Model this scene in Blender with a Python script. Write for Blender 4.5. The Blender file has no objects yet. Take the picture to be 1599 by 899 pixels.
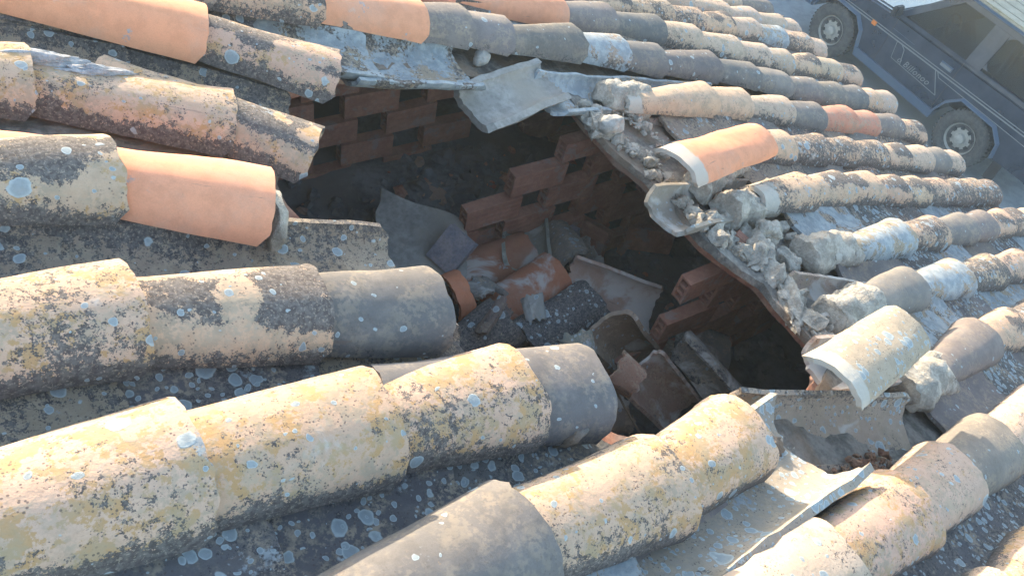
import bpy, bmesh, math, random
from mathutils import Vector, Matrix, noise
rad = math.radians
sc = bpy.context.scene
COL = sc.collection

# ------------------------------------------------------------------ camera, sky, sun
PITCH = rad(18.0)                       # slope of the roof
EAVE_Z = 3.458                          # height of the tile springing line at the eaves
RR = Matrix(((0.74083244, -0.50518073, 0.44267339),
             (-0.08623339, -0.72512321, -0.68319846),
             (0.66613145, 0.46796235, -0.58075824)))      # rows: right, down, forward in roof axes
CR = Vector((-4.42054508, -2.67891828, 0.85224699))
F = 1220.0
# roof axes: x runs down the slope to the eaves, y across the rows, z out of the roof
M = Matrix(((math.cos(PITCH), 0, math.sin(PITCH)), (0, 1, 0), (-math.sin(PITCH), 0, math.cos(PITCH))))
OFF = Vector((0, 0, EAVE_Z))
def W(p): return M @ Vector(p) + OFF
def WD(d): return M @ Vector(d)
RW = RR @ M.transposed()
CW = M @ CR + OFF

cam_d = bpy.data.cameras.new('camera')
cam = bpy.data.objects.new('camera', cam_d); COL.objects.link(cam)
cam_d.sensor_width = 36; cam_d.lens = 36 * F / 1599; cam_d.clip_start = 0.02; cam_d.clip_end = 500
right, up, back = RW[0], -RW[1], -RW[2]
cm = Matrix((right, up, back)).transposed().to_4x4(); cm.translation = CW
cam.matrix_world = cm
sc.camera = cam

SUN_TO = Vector((0.10, 1.0, 0.175)).normalized()      # towards the sun
w = bpy.data.worlds.new("World"); sc.world = w; w.use_nodes = True
nt = w.node_tree; nt.nodes.clear()
sky = nt.nodes.new('ShaderNodeTexSky'); sky.sky_type = 'NISHITA'; sky.sun_disc = False
sky.sun_elevation = math.asin(SUN_TO.z); sky.sun_rotation = math.atan2(SUN_TO.x, SUN_TO.y)
sky.air_density = 1.0; sky.dust_density = 1.2; sky.ozone_density = 1.0
bg = nt.nodes.new('ShaderNodeBackground'); bg.inputs[1].default_value = 0.15
wo = nt.nodes.new('ShaderNodeOutputWorld')
nt.links.new(sky.outputs[0], bg.inputs[0]); nt.links.new(bg.outputs[0], wo.inputs[0])
sd = bpy.data.lights.new('sun', 'SUN'); sd.energy = 2.3; sd.angle = rad(0.5); sd.color = (1.0, 0.84, 0.62)
so = bpy.data.objects.new('sun', sd); COL.objects.link(so)
so.rotation_euler = (-SUN_TO).to_track_quat('-Z', 'Y').to_euler()
so.location = (0, 0, 12)
sc.view_settings.view_transform = 'Standard'; sc.view_settings.look = 'None'
sc.view_settings.exposure = 2.5; sc.view_settings.gamma = 1.0
sc.render.engine = 'CYCLES'
sc.cycles.max_bounces = 8; sc.cycles.diffuse_bounces = 5

# ------------------------------------------------------------------ measuring helpers
def ray_r(px, py):
    return RR.transposed() @ Vector(((px - 799.5) / F, (py - 449.5) / F, 1))
def un(px, py, z):                        # pixel -> roof-axis point at height z over the roof
    q = ray_r(px, py); return CR + q * ((z - CR.z) / q.z)
def uz(px, py, z):                        # pixel -> world point on a level plane
    q = RW.transposed() @ Vector(((px - 799.5) / F, (py - 449.5) / F, 1))
    return CW + q * ((z - CW.z) / q.z)
ZB = -0.065                               # springing plane of the cover tiles
def centre(px, py, wd=0.088, h=0.086, zb=ZB):   # axis point of a half-round tile whose outline is tangent at the pixel
    q = ray_r(px, py)
    l = math.hypot(q.y, q.z); ny, nz = -q.z / l, q.y / l
    if nz < 0: ny, nz = -ny, -nz
    S = math.sqrt((wd * ny) ** 2 + (h * nz) ** 2)
    P = un(px, py, zb + h * h * nz / S)
    return Vector((P.x, P.y - wd * wd * ny / S, zb))

# ------------------------------------------------------------------ tags and objects
def tag(o, label=None, cat=None, group=None, kind=None):
    if label: o['label'] = label
    if cat: o['category'] = cat
    if group: o['group'] = group
    if kind: o['kind'] = kind
    return o
def obj(name, me, mat, parent=None, mw=None):
    o = bpy.data.objects.new(name, me); COL.objects.link(o)
    if mat and not me.materials: me.materials.append(mat)
    if parent: o.parent = parent
    if mw is not None: o.matrix_local = mw
    return o
def empty(name, loc=(0, 0, 0), rot=(0, 0, 0)):
    o = bpy.data.objects.new(name, None); COL.objects.link(o); o.empty_display_size = 0.1
    o.location = loc; o.rotation_euler = rot; return o
def mesh(name, verts, faces, smooth=True, angle=40):
    me = bpy.data.meshes.new(name); me.from_pydata([tuple(v) for v in verts], [], faces); me.update()
    if smooth:
        for p in me.polygons: p.use_smooth = True
        try: me.set_sharp_from_angle(angle=rad(angle))
        except Exception: pass
    return me
def bm_mesh(name, bm, smooth=True, angle=40):
    bmesh.ops.recalc_face_normals(bm, faces=bm.faces)
    me = bpy.data.meshes.new(name); bm.to_mesh(me); bm.free()
    if smooth:
        for p in me.polygons: p.use_smooth = True
        try: me.set_sharp_from_angle(angle=rad(angle))
        except Exception: pass
    return me
def look(o, tint, dark=0.5, flank=0.4, ochre=0.3, spot=0.3, lime=0.0, pale=0.0, crest=0.0):
    o.color = (tint[0], tint[1], tint[2], 1)
    o['dark'] = float(dark); o['flank'] = float(flank); o['ochre'] = float(ochre)
    o['spot'] = float(spot); o['lime'] = float(lime); o['pale'] = float(pale); o['crest'] = float(crest); o['band0'] = 0.0; o['band1'] = 0.0
    return o
def frame(pos, ax, upv):
    x = Vector(ax).normalized(); y = Vector(upv).cross(x).normalized(); z = x.cross(y)
    m = Matrix((x, y, z)).transposed().to_4x4(); m.translation = pos; return m

# ------------------------------------------------------------------ materials
class NB:
    def __init__(s, name):
        s.m = bpy.data.materials.new(name); s.m.use_nodes = True; s.t = s.m.node_tree; s.t.nodes.clear()
        s.out = s.n('ShaderNodeOutputMaterial'); s.b = s.n('ShaderNodeBsdfPrincipled')
        s.t.links.new(s.b.outputs[0], s.out.inputs[0])
    def n(s, k, **kw):
        x = s.t.nodes.new(k)
        for a, v in kw.items(): setattr(x, a, v)
        return x
    def put(s, sock, v):
        if isinstance(v, bpy.types.NodeSocket): s.t.links.new(v, sock)
        elif v is not None: sock.default_value = v
    def math(s, op, a, b=None, c=None, clamp=False):
        x = s.n('ShaderNodeMath', operation=op, use_clamp=clamp)
        s.put(x.inputs[0], a); s.put(x.inputs[1], b)
        if c is not None: s.put(x.inputs[2], c)
        return x.outputs[0]
    def vmath(s, op, a, b):
        x = s.n('ShaderNodeVectorMath', operation=op); s.put(x.inputs[0], a); s.put(x.inputs[1], b); return x.outputs[0]
    def noise(s, co, scale, detail=4, rough=0.55, dist=0.0):
        x = s.n('ShaderNodeTexNoise'); s.put(x.inputs['Vector'], co); s.put(x.inputs['Scale'], scale)
        x.inputs['Detail'].default_value = detail; x.inputs['Roughness'].default_value = rough
        x.inputs['Distortion'].default_value = dist; return x.outputs[0]
    def step(s, v, lo, hi, o0=0.0, o1=1.0):
        x = s.n('ShaderNodeMapRange', interpolation_type='SMOOTHSTEP'); s.put(x.inputs[0], v)
        s.put(x.inputs[1], lo); s.put(x.inputs[2], hi); s.put(x.inputs[3], o0); s.put(x.inputs[4], o1); return x.outputs[0]
    def mix(s, f, a, b, mode='MIX'):
        x = s.n('ShaderNodeMix', data_type='RGBA', blend_type=mode); s.put(x.inputs[0], f)
        for i, v in ((6, a), (7, b)):
            if isinstance(v, tuple): v = (v[0], v[1], v[2], 1)
            s.put(x.inputs[i], v)
        return x.outputs[2]
    def vor(s, co, scale):
        x = s.n('ShaderNodeTexVoronoi'); s.put(x.inputs['Vector'], co); x.inputs['Scale'].default_value = scale
        return x.outputs['Distance'], x.outputs['Color']
    def attr(s, name):
        x = s.n('ShaderNodeAttribute', attribute_type='OBJECT', attribute_name=name); return x.outputs['Fac']
    def bump(s, h, st, dist, prev=None):
        x = s.n('ShaderNodeBump'); x.inputs['Strength'].default_value = st; x.inputs['Distance'].default_value = dist
        s.put(x.inputs['Height'], h)
        if prev is not None: s.put(x.inputs['Normal'], prev)
        return x.outputs[0]
    def coord(s, shift=True):
        tc = s.n('ShaderNodeTexCoord'); co = tc.outputs['Object']
        if not shift: return co
        oi = s.n('ShaderNodeObjectInfo'); k = s.math('MULTIPLY', oi.outputs['Random'], 53.0)
        cx = s.n('ShaderNodeCombineXYZ'); s.put(cx.inputs[0], k); s.put(cx.inputs[1], s.math('MULTIPLY', k, 1.7)); s.put(cx.inputs[2], k)
        return s.vmath('ADD', co, cx.outputs[0])
    def fin(s, col, rough=0.9, nrm=None, spec=0.25, metal=0.0):
        s.put(s.b.inputs['Base Color'], col if not isinstance(col, tuple) else (col[0], col[1], col[2], 1))
        s.put(s.b.inputs['Roughness'], rough); s.put(s.b.inputs['Specular IOR Level'], spec); s.put(s.b.inputs['Metallic'], metal)
        if nrm is not None: s.put(s.b.inputs['Normal'], nrm)
        return s.m

def mat_clay():
    s = NB('weathered_clay'); tc = s.n('ShaderNodeTexCoord'); raw = tc.outputs['Object']; co = s.coord()
    sep = s.n('ShaderNodeSeparateXYZ'); s.put(sep.inputs[0], raw)
    oi = s.n('ShaderNodeObjectInfo'); tint = oi.outputs['Color']
    big = s.noise(co, 9, 5, 0.6); mid = s.noise(co, 34, 5, 0.62); fine = s.noise(co, 120, 4, 0.65); vf = s.noise(co, 420, 2, 0.6)
    # body colour with soft variation
    c = s.mix(s.step(big, 0.35, 0.65, 0, 0.35), tint, s.mix(1.0, tint, (1.12, 1.10, 1.05), 'MULTIPLY'))
    c = s.mix(s.step(mid, 0.42, 0.62, 0, 0.30), c, s.mix(1.0, tint, (0.72, 0.70, 0.66), 'MULTIPLY'))
    c = s.mix(s.step(s.noise(co, 6, 6, 0.7), 0.48, 0.66, 0, 0.38), c, s.mix(0.5, tint, (0.42, 0.36, 0.31)))
    c = s.mix(s.step(vf, 0.35, 0.7, 0, 0.22), c, s.mix(1.0, c, (0.68, 0.66, 0.64), 'MULTIPLY'))
    st = s.n('ShaderNodeMapping'); s.put(st.inputs[0], co); st.inputs['Scale'].default_value = (9, 60, 60)
    c = s.mix(s.step(s.noise(st.outputs[0], 1.0, 4, 0.6), 0.66, 0.72, 0, 0.5), c, (0.17, 0.12, 0.10))
    age = s.step(s.attr('dark'), 0.02, 0.12)
    # grey-olive bloom
    bloom = s.math('MULTIPLY', s.step(s.noise(co, 15, 6, 0.7), 0.44, 0.58), s.math('MULTIPLY', age, 0.7))
    bl2 = s.math('MULTIPLY', bloom, s.step(s.math('ADD', s.math('MULTIPLY', fine, 0.6), s.math('MULTIPLY', mid, 0.5)), 0.50, 0.58))
    c = s.mix(bl2, c, s.mix(s.step(s.noise(co, 28, 3, 0.5), 0.4, 0.6), (0.40, 0.32, 0.235), (0.31, 0.26, 0.195)))
    # ochre lichen
    och = s.math('ADD', s.math('MULTIPLY', s.noise(co, 22, 5, 0.6), 0.60), s.math('MULTIPLY', s.noise(co, 95, 4, 0.7), 0.48))
    thr = s.math('SUBTRACT', 0.725, s.math('MULTIPLY', s.attr('ochre'), 0.16))
    om = s.step(s.math('SUBTRACT', och, thr), 0.0, 0.035, 0, 0.75)
    c = s.mix(om, c, s.mix(s.step(mid, 0.4, 0.6), (0.42, 0.25, 0.10), (0.37, 0.275, 0.16)))
    # black crust: patchy, breaking up into specks at its margin
    zz = s.math('ABSOLUTE', sep.outputs[2])
    lowf = s.math('MULTIPLY', s.step(zz, 0.058, 0.012), s.attr('flank'))
    v = s.math('ADD', s.math('MULTIPLY', big, 0.55), s.math('MULTIPLY', s.noise(co, 85, 5, 0.7), 0.72))
    v = s.math('ADD', v, s.math('MULTIPLY', vf, 0.34))
    v = s.math('ADD', v, s.math('MULTIPLY', s.attr('dark'), 0.42))
    v = s.math('ADD', v, s.math('MULTIPLY', lowf, 0.34))
    v = s.math('ADD', v, s.math('MULTIPLY', s.math('MULTIPLY', s.math('MULTIPLY', s.step(zz, 0.060, 0.078), s.step(s.noise(co, 7, 2, 0.5), 0.44, 0.54)), s.attr('crest')), 0.62))
    dm = s.step(v, 1.045, 1.085)
    dcol = s.mix(s.step(fine, 0.38, 0.62), (0.060, 0.058, 0.062), (0.135, 0.125, 0.122))
    dcol = s.mix(s.step(s.noise(co, 260, 3, 0.6), 0.57, 0.64, 0, 0.5), dcol, (0.40, 0.34, 0.27))
    c = s.mix(s.math('MULTIPLY', dm, 0.92), c, dcol)
    # small dark specks everywhere on old tiles
    d3, c3 = s.vor(co, 165)
    sp = s.math('MULTIPLY', s.step(d3, 0.30, 0.20), s.step(s.noise(co, 23, 3, 0.6), 0.48, 0.58))
    c = s.mix(s.math('MULTIPLY', s.math('MULTIPLY', sp, age), 0.75), c, (0.10, 0.08, 0.075))
    # round pale lichens, two sizes
    warp = s.n('ShaderNodeTexNoise'); s.put(warp.inputs['Vector'], co); warp.inputs['Scale'].default_value = 45
    cw = s.vmath('ADD', co, s.vmath('MULTIPLY', warp.outputs['Color'], (0.012, 0.012, 0.012)))
    sat = s.attr('spot')
    hsum = None
    for sc_, lo, hi, gm in ((20, 0.10, 0.36, 0.75), (38, 0.12, 0.46, 0.85), (75, 0.10, 0.44, 0.7)):
        dd, cc = s.vor(cw, sc_)
        cs = s.n('ShaderNodeSeparateColor'); s.put(cs.inputs[0], cc)
        r = s.math('MULTIPLY_ADD', cs.outputs[0], hi - lo, lo)
        gate = s.math('LESS_THAN', cs.outputs[1], s.math('MULTIPLY', sat, gm))
        q = s.math('DIVIDE', dd, r)
        m_ = s.math('MULTIPLY', s.step(q, 1.0, 0.88), gate)
        lc = s.mix(s.step(q, 0.62, 0.9), (0.28, 0.33, 0.355), (0.42, 0.475, 0.49))
        lc = s.mix(s.step(fine, 0.35, 0.65, 0, 0.35), lc, (0.22, 0.25, 0.25))
        c = s.mix(s.math('MULTIPLY', m_, 0.9), c, lc)
        hsum = m_ if hsum is None else s.math('MAXIMUM', hsum, m_)
    # sheet of blue-grey crust
    pv = s.math('ADD', s.math('MULTIPLY', s.noise(co, 13, 5, 0.6), 0.8), s.math('MULTIPLY', fine, 0.3))
    pm = s.step(s.math('ADD', pv, s.math('MULTIPLY', s.attr('pale'), 0.35)), 0.70, 0.76)
    c = s.mix(s.math('MULTIPLY', pm, 0.85), c, s.mix(s.step(mid, 0.4, 0.62), (0.25, 0.29, 0.315), (0.37, 0.405, 0.42)))
    # lime / mortar smears
    lm = s.step(s.math('ADD', s.noise(co, 7, 5, 0.6, 0.6), s.math('MULTIPLY', s.attr('lime'), 0.30)), 0.66, 0.78)
    c = s.mix(s.math('MULTIPLY', lm, 0.8), c, s.mix(mid, (0.42, 0.40, 0.37), (0.55, 0.53, 0.50)))
    # smooth bare band where a neighbour used to overlap
    sx = sep.outputs[0]; wobn = s.math('MULTIPLY', s.math('SUBTRACT', big, 0.5), 0.09)
    b0 = s.math('MULTIPLY', s.step(s.math('ADD', s.math('ADD', sx, s.attr('band0')), wobn), 0.085, 0.075), s.math('GREATER_THAN', s.attr('band0'), 0.01))
    b1 = s.math('MULTIPLY', s.step(s.math('ADD', s.math('ADD', sx, s.attr('band1')), wobn), -0.01, 0.0), s.math('GREATER_THAN', s.attr('band1'), 0.001))
    bm_ = s.math('MAXIMUM', b0, b1)
    c = s.mix(s.math('MULTIPLY', bm_, 0.88), c, s.mix(mid, (0.40, 0.37, 0.32), (0.50, 0.47, 0.42)))
    h = s.math('ADD', s.math('MULTIPLY', mid, 0.5), s.math('MULTIPLY', fine, 0.5))
    h = s.math('ADD', h, s.math('MULTIPLY', dm, 0.25)); h = s.math('ADD', h, s.math('MULTIPLY', hsum, 0.25))
    h = s.math('MULTIPLY', h, s.math('MULTIPLY_ADD', age, 0.85, 0.15))
    nb = s.bump(h, 0.55, 0.004)
    return s.fin(c, 0.9, nb, 0.2)
def mat_mix(name, a, b, scale, c3=None, bump=0.6, bd=0.01, rough=0.95, spec=0.15, th=(0.4, 0.6), sc2=None):
    s = NB(name); co = s.coord()
    n1 = s.noise(co, scale, 6, 0.62); n2 = s.noise(co, scale * 5.3, 5, 0.65); n3 = s.noise(co, scale * 0.3, 3, 0.5)
    c = s.mix(s.step(n1, *th), a, b)
    c = s.mix(s.step(n2, 0.42, 0.62, 0, 0.45), c, s.mix(1.0, c, (0.62, 0.6, 0.58), 'MULTIPLY'))
    if c3: c = s.mix(s.step(n3, 0.47, 0.62, 0, 0.85), c, c3)
    h = s.math('ADD', n1, s.math('MULTIPLY', n2, 0.6))
    return s.fin(c, rough, s.bump(h, bump, bd), spec)
def mat_brick():
    s = NB('hollow_brick_clay'); tc = s.n('ShaderNodeTexCoord'); co = s.coord()
    sep = s.n('ShaderNodeSeparateXYZ'); s.put(sep.inputs[0], tc.outputs['Object'])
    n1 = s.noise(co, 12, 5, 0.6); n2 = s.noise(co, 70, 4, 0.6)
    c = s.mix(s.step(n1, 0.35, 0.65), (0.32, 0.15, 0.105), (0.41, 0.21, 0.15))
    c = s.mix(s.step(n2, 0.4, 0.6, 0, 0.4), c, (0.25, 0.12, 0.09))
    c = s.mix(s.step(s.noise(co, 16, 5, 0.65, 0.4), 0.55, 0.63, 0, 0.5), c, (0.27, 0.25, 0.24))
    rib = s.math('SINE', s.math('MULTIPLY', sep.outputs[2], 2 * math.pi / 0.021))
    h = s.math('ADD', s.math('MULTIPLY', s.step(rib, -0.2, 0.5), 0.5), s.math('MULTIPLY', n2, 0.4))
    return s.fin(c, 0.85, s.bump(h, 0.8, 0.004), 0.25)
def mat_plain(name, col, rough=0.5, spec=0.5, metal=0.0, var=0.0, scale=8, coat=0.0):
    s = NB(name); c = col; nb = None
    if var:
        co = s.coord(False); n1 = s.noise(co, scale, 5, 0.6)
        c = s.mix(s.step(n1, 0.35, 0.7, 0, var), col, tuple(min(1, x * 1.6 + 0.05) for x in col))
        nb = s.bump(s.noise(co, scale * 12, 3, 0.6), 0.15, 0.002)
    s.fin(c, rough, nb, spec, metal); s.b.inputs['Coat Weight'].default_value = coat
    return s.m
CLAY = mat_clay()
MORT = mat_mix('mortar', (0.34, 0.31, 0.265), (0.50, 0.455, 0.39), 24, None, 0.9, 0.012)
MORTJ = mat_mix('pale_joint_mortar', (0.34, 0.345, 0.36), (0.46, 0.465, 0.48), 30, None, 0.8, 0.008)
MORTD = mat_mix('mortar_bed', (0.155, 0.145, 0.13), (0.29, 0.265, 0.235), 16, (0.24, 0.17, 0.12), 0.9, 0.012)
EARTH = mat_mix('clay_earth', (0.20, 0.11, 0.075), (0.30, 0.20, 0.14), 30, None, 0.9, 0.01)
STONE = mat_mix('stone', (0.34, 0.32, 0.29), (0.44, 0.42, 0.38), 14, None, 0.4, 0.006)
CONC = mat_mix('dusty_concrete', (0.13, 0.135, 0.14), (0.20, 0.20, 0.205), 7, (0.17, 0.15, 0.14), 0.6, 0.01)
SLAB = mat_mix('cement_board', (0.25, 0.24, 0.225), (0.34, 0.325, 0.30), 10, (0.30, 0.27, 0.23), 0.5, 0.006)
BOARD = mat_mix('clay_board', (0.30, 0.13, 0.09), (0.42, 0.22, 0.15), 20, (0.30, 0.24, 0.20), 0.5, 0.004)
BRICK = mat_brick()
CREAM = (0.53, 0.365, 0.265); PEACH = (0.54, 0.365, 0.255); ORANGE = (0.70, 0.315, 0.185); GREY = (0.15, 0.142, 0.140)
DUST = (0.34, 0.27, 0.20); GREYB = (0.19, 0.17, 0.16); RED = (0.42, 0.15, 0.08)

# ------------------------------------------------------------------ the half-round tile
def tile_mesh(name, L, r0, r1, h0, h1, t=0.012, seed=0, arc=86, chip=0.004, flip=False, ns=16, na=22, wob=0.0022, cut=None):
    """half-round tapered clay tile: x from -L (r0,h0) to 0 (r1,h1), springing plane z=0"""
    rnd = random.Random(seed); so_ = seed * 3.71
    V = []; Fc = []
    def pt(i, j, inner):
        u = i / ns; th = rad(-arc + 2 * arc * j / na)
        ww = r0 + (r1 - r0) * u; hh = h0 + (h1 - h0) * u
        x = -L * (1 - u)
        if i == ns: x += chip * (noise.noise(Vector((j * 0.45, so_, 3))) * 1.6 + noise.noise(Vector((j * 1.4, so_, 8))))
        if i == 0: x += chip * noise.noise(Vector((j * 0.5, so_, 17))) * 2
        if cut and i == ns: x += cut(j / na)
        d = wob * 2 * noise.noise(Vector((x * 7, th * 1.2, so_))) + wob * 0.6 * noise.noise(Vector((x * 25, th * 5, so_ + 5)))
        d += 0.0035 * math.sin(th * 1.0 + so_) * (1 - u)
        e = chip * 0.7 * noise.noise(Vector((x * 22, 0, so_ + (9 if j else 4)))) if j in (0, na) else 0
        k = t if inner else 0
        a, b = ww - k + d, hh - k + d
        sn, cs_ = math.sin(th), math.cos(th); y = a * math.copysign(abs(sn) ** 0.82, sn); z = b * abs(cs_) ** 0.82 + e
        if i == ns: x -= 0.016 * max(0.0, abs(2 * j / na - 1) - 0.82) / 0.18
        if flip: z = -z
        return (x, y, z)
    for inner in (0, 1):
        for i in range(ns + 1):
            for j in range(na + 1): V.append(pt(i, j, inner))
    n1 = (ns + 1) * (na + 1)
    def I(i, j, k): return k * n1 + i * (na + 1) + j
    for i in range(ns):
        for j in range(na):
            a, b, c, d = I(i, j, 0), I(i, j + 1, 0), I(i + 1, j + 1, 0), I(i + 1, j, 0)
            Fc.append((a, b, c, d) if flip else (a, d, c, b))
            a, b, c, d = I(i, j, 1), I(i, j + 1, 1), I(i + 1, j + 1, 1), I(i + 1, j, 1)
            Fc.append((a, d, c, b) if flip else (a, b, c, d))
    for i in range(ns):
        for j in (0, na): Fc.append((I(i, j, 0), I(i + 1, j, 0), I(i + 1, j, 1), I(i, j, 1)))
    for j in range(na):
        for i in (0, ns): Fc.append((I(i, j, 0), I(i, j, 1), I(i, j + 1, 1), I(i, j + 1, 0)))
    bm = bmesh.new(); bv = [bm.verts.new(v) for v in V]
    for f in Fc: bm.faces.new([bv[q] for q in f])
    return bm_mesh(name, bm, True, 35)

STY = {  # tint, dark, flank, ochre, spot, lime, pale
 'O': (ORANGE, 0.0, 0.0, 0.0, 0.0, 0.05, 0.0), 'C': (CREAM, 0.40, 0.9, 1.15, 0.13, 0, 0.0), 'X': (CREAM, 0.36, 0.8, 0.95, 0.12, 0, 0, 0.42),
 'D': (PEACH, 0.38, 0.6, 0.45, 0.18, 0, 0.0, 0.40), 'G': ((0.150, 0.142, 0.140), 0.065, 0.6, 0.0, 0.06, 0, 0.0),
 'g': (GREYB, 0.075, 0.6, 0.0, 0.06, 0, 0.0), 'B': (DUST, 0.40, 0.5, 0.2, 0.45, 0, 0.60),
 'T': (PEACH, 0.16, 0.5, 0.25, 0.05, 0.25, 0.0), 'K': (PEACH, 0.68, 0.4, 0.2, 0.25, 0, 0.15),
 'P': ((0.52, 0.24, 0.16), 0.12, 0.3, 0.1, 0.02, 0.1, 0), 'L': ((0.50, 0.37, 0.28), 0.34, 0.6, 0.4, 0.2, 0.1, 0.0),
 'b': ((0.125, 0.12, 0.125), 0.44, 0.4, 0.05, 1.0, 0, 0.16), 'm': ((0.30, 0.235, 0.18), 0.42, 0.4, 0.3, 0.25, 0.0, 0.0)}
WORD = {'X': 'cream and dark-crested', 'O': 'clean new orange', 'C': 'cream lichened', 'D': 'cream and black', 'G': 'dark grey', 'g': 'plain grey', 'B': 'bluish lichened',
        'T': 'smooth pale', 'K': 'black blotched', 'P': 'pinkish', 'L': 'light cream', 'b': 'dark blue-spotted', 'm': 'brown mottled'}
NUM = ['top', 'second', 'third', 'fourth', 'fifth', 'sixth', 'seventh', 'eighth', 'ninth', 'tenth', 'eleventh', 'twelfth', 'thirteenth', 'fourteenth', 'fifteenth', 'sixteenth', 'seventeenth', 'eighteenth', 'nineteenth']
ORD = ['first'] + NUM[1:]
rng = random.Random(11)
ROWS = {}
def style(o, k, jit=0.07):
    s_ = STY[k]; r = rng
    f = 1 + r.uniform(-jit, jit)
    look(o, tuple(min(1, c * f * (1 + r.uniform(-0.03, 0.03))) for c in s_[0]), *[max(0, v + (r.uniform(-0.06, 0.06) if v > 0.1 else 0)) for v in s_[1:]])
def covers(row, start, ends, kinds, where, side, L=0.42, first_from_start=False, W1=0.088, lift=0.0, arcs=86, zb=ZB):
    """cover tiles of one row; ends = outline pixels of each tile's lower end, listed down the slope"""
    hh_ = W1 - 0.002
    cen = lambda e: e if isinstance(e, Vector) else centre(e[0], e[1], W1, hh_, zb)
    pts = [cen(start)] + [cen(e) for e in ends]
    ROWS.setdefault(row, []).extend(pts)
    n = len(ends)
    for i in range(1, n + 1):
        k = kinds[i - 1]
        a, b = pts[i - 1], pts[i]
        d = (b - a); seg = d.length; d.normalize()
        Li = min(L, seg + 0.004) if (first_from_start and i == 1) else L
        if seg > L * 0.96: Li = seg + 0.06
        h1 = W1 - 0.002 + rng.uniform(-0.002, 0.003); r1 = W1 + rng.uniform(-0.002, 0.002)
        tp = (0.040 if side == 'eaves' else 0.032) * Li / 0.42; chp = 0.0012 if k == 'O' else 0.005
        me = tile_mesh('cover_tile', Li, r1 - tp, r1, h1 - tp * 0.9, h1, 0.015, rng.randint(1, 9999), arc=arcs, chip=chp)
        pos = W(b + Vector((0, 0, lift)))
        upv = WD((rng.uniform(-0.01, 0.01), rng.uniform(-0.03, 0.03), 1))
        o = obj('cover_tile', me, CLAY); o.matrix_world = frame(pos, WD(d), upv)
        style(o, k)
        if i == 1 and first_from_start: o['band0'] = Li; o['dark'] *= 0.8
        if side == 'edge': lab = f'{WORD[k]} cover tile, {ORD[i - 1]} from the bottom edge, {ORD[row]} row from the top'
        elif side == 'eaves': lab = f'{WORD[k]} cover tile, {ORD[n - i]} from the eaves, {ORD[row]} row from the top'
        else: lab = f'{WORD[k]} cover tile left of the hole, {ORD[n - i]} from it, {ORD[row]} row from top'
        tag(o, lab, 'roof tile', 'convex cover tiles laid in rows')

def kk(n, pool):
    return [rng.choice(pool) for _ in range(n)]
# far rows, unbroken, in the order they meet the eaves (row 0 = top of the photo)
covers(0, (900, -75), [(965, -60), (1030, -45), (1090, -31), (1145, -14), (1195, 0)], 'LLDLg', '', 'eaves')
covers(1, (880, -58), [(945, -43), (1010, -28), (1070, -14), (1131, 3), (1175, 13), (1215, 23), (1237, 30)], 'LDLLLLL', '', 'eaves')
covers(2, (820, -47), [(900, -30), (970, -15), (1036, 0), (1087, 13), (1132, 20), (1175, 30), (1217, 42), (1256, 52), (1280, 63)], 'gDKKDLBKL', '', 'eaves')
covers(3, (560, -70), [(690, -42), (868, -8), (945, 5), (1023, 25), (1080, 39), (1144, 57), (1188, 69), (1224, 79), (1266, 84), (1300, 93), (1332, 103)], 'OOgGLLLLDLD', '', 'eaves')
covers(4, (130, -95), [(310, -66), (485, -36), (648, -3), (718, 9), (785, 26), (893, 40), (965, 56), (1022, 69), (1107, 82), (1171, 97), (1219, 111), (1266, 123), (1303, 129), (1338, 135), (1360, 139), (1382, 143)], 'mDOggGBGGGgggGDL', '', 'eaves')
# rows cut by the hole: right-hand stretches
covers(5, (990, 127), [(1097, 130), (1154, 139), (1220, 151), (1269, 161), (1318, 166), (1355, 173), (1392, 179), (1428, 189)], 'TTLgPPgD', '', 'eaves', first_from_start=True, W1=0.085)
covers(6, (1120, 196), [(1217, 205), (1273, 210), (1320, 214), (1365, 220), (1400, 224), (1434, 228), (1463, 231), (1483, 236)], 'DKKKDLgL', '', 'eaves', first_from_start=True, W1=0.085)
covers(7, (1172, 277), [(1247, 270), (1303, 268), (1350, 269), (1393, 274), (1425, 275), (1459, 278), (1493, 279), (1515, 280), (1537, 281)], 'KDDDDKKKK', '', 'eaves', first_from_start=True, W1=0.085)
covers(8, (1296, 358), [(1390, 343), (1446, 338), (1493, 333), (1524, 330), (1553, 327), (1574, 326), (1597, 326)], 'BKggDKD', '', 'eaves', first_from_start=True, W1=0.085)
covers(9, (1316, 438), [(1400, 418), (1475, 406), (1530, 398), (1575, 391), (1620, 384), (1660, 377), (1700, 371)], 'gBKDDKD', '', 'eaves', first_from_start=True, W1=0.085)
covers(10, (1428, 545), [(1500, 500), (1553, 484), (1599, 468), (1640, 455), (1690, 440), (1740, 425)], 'gDKKDG', '', 'eaves', first_from_start=True, W1=0.085)
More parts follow.
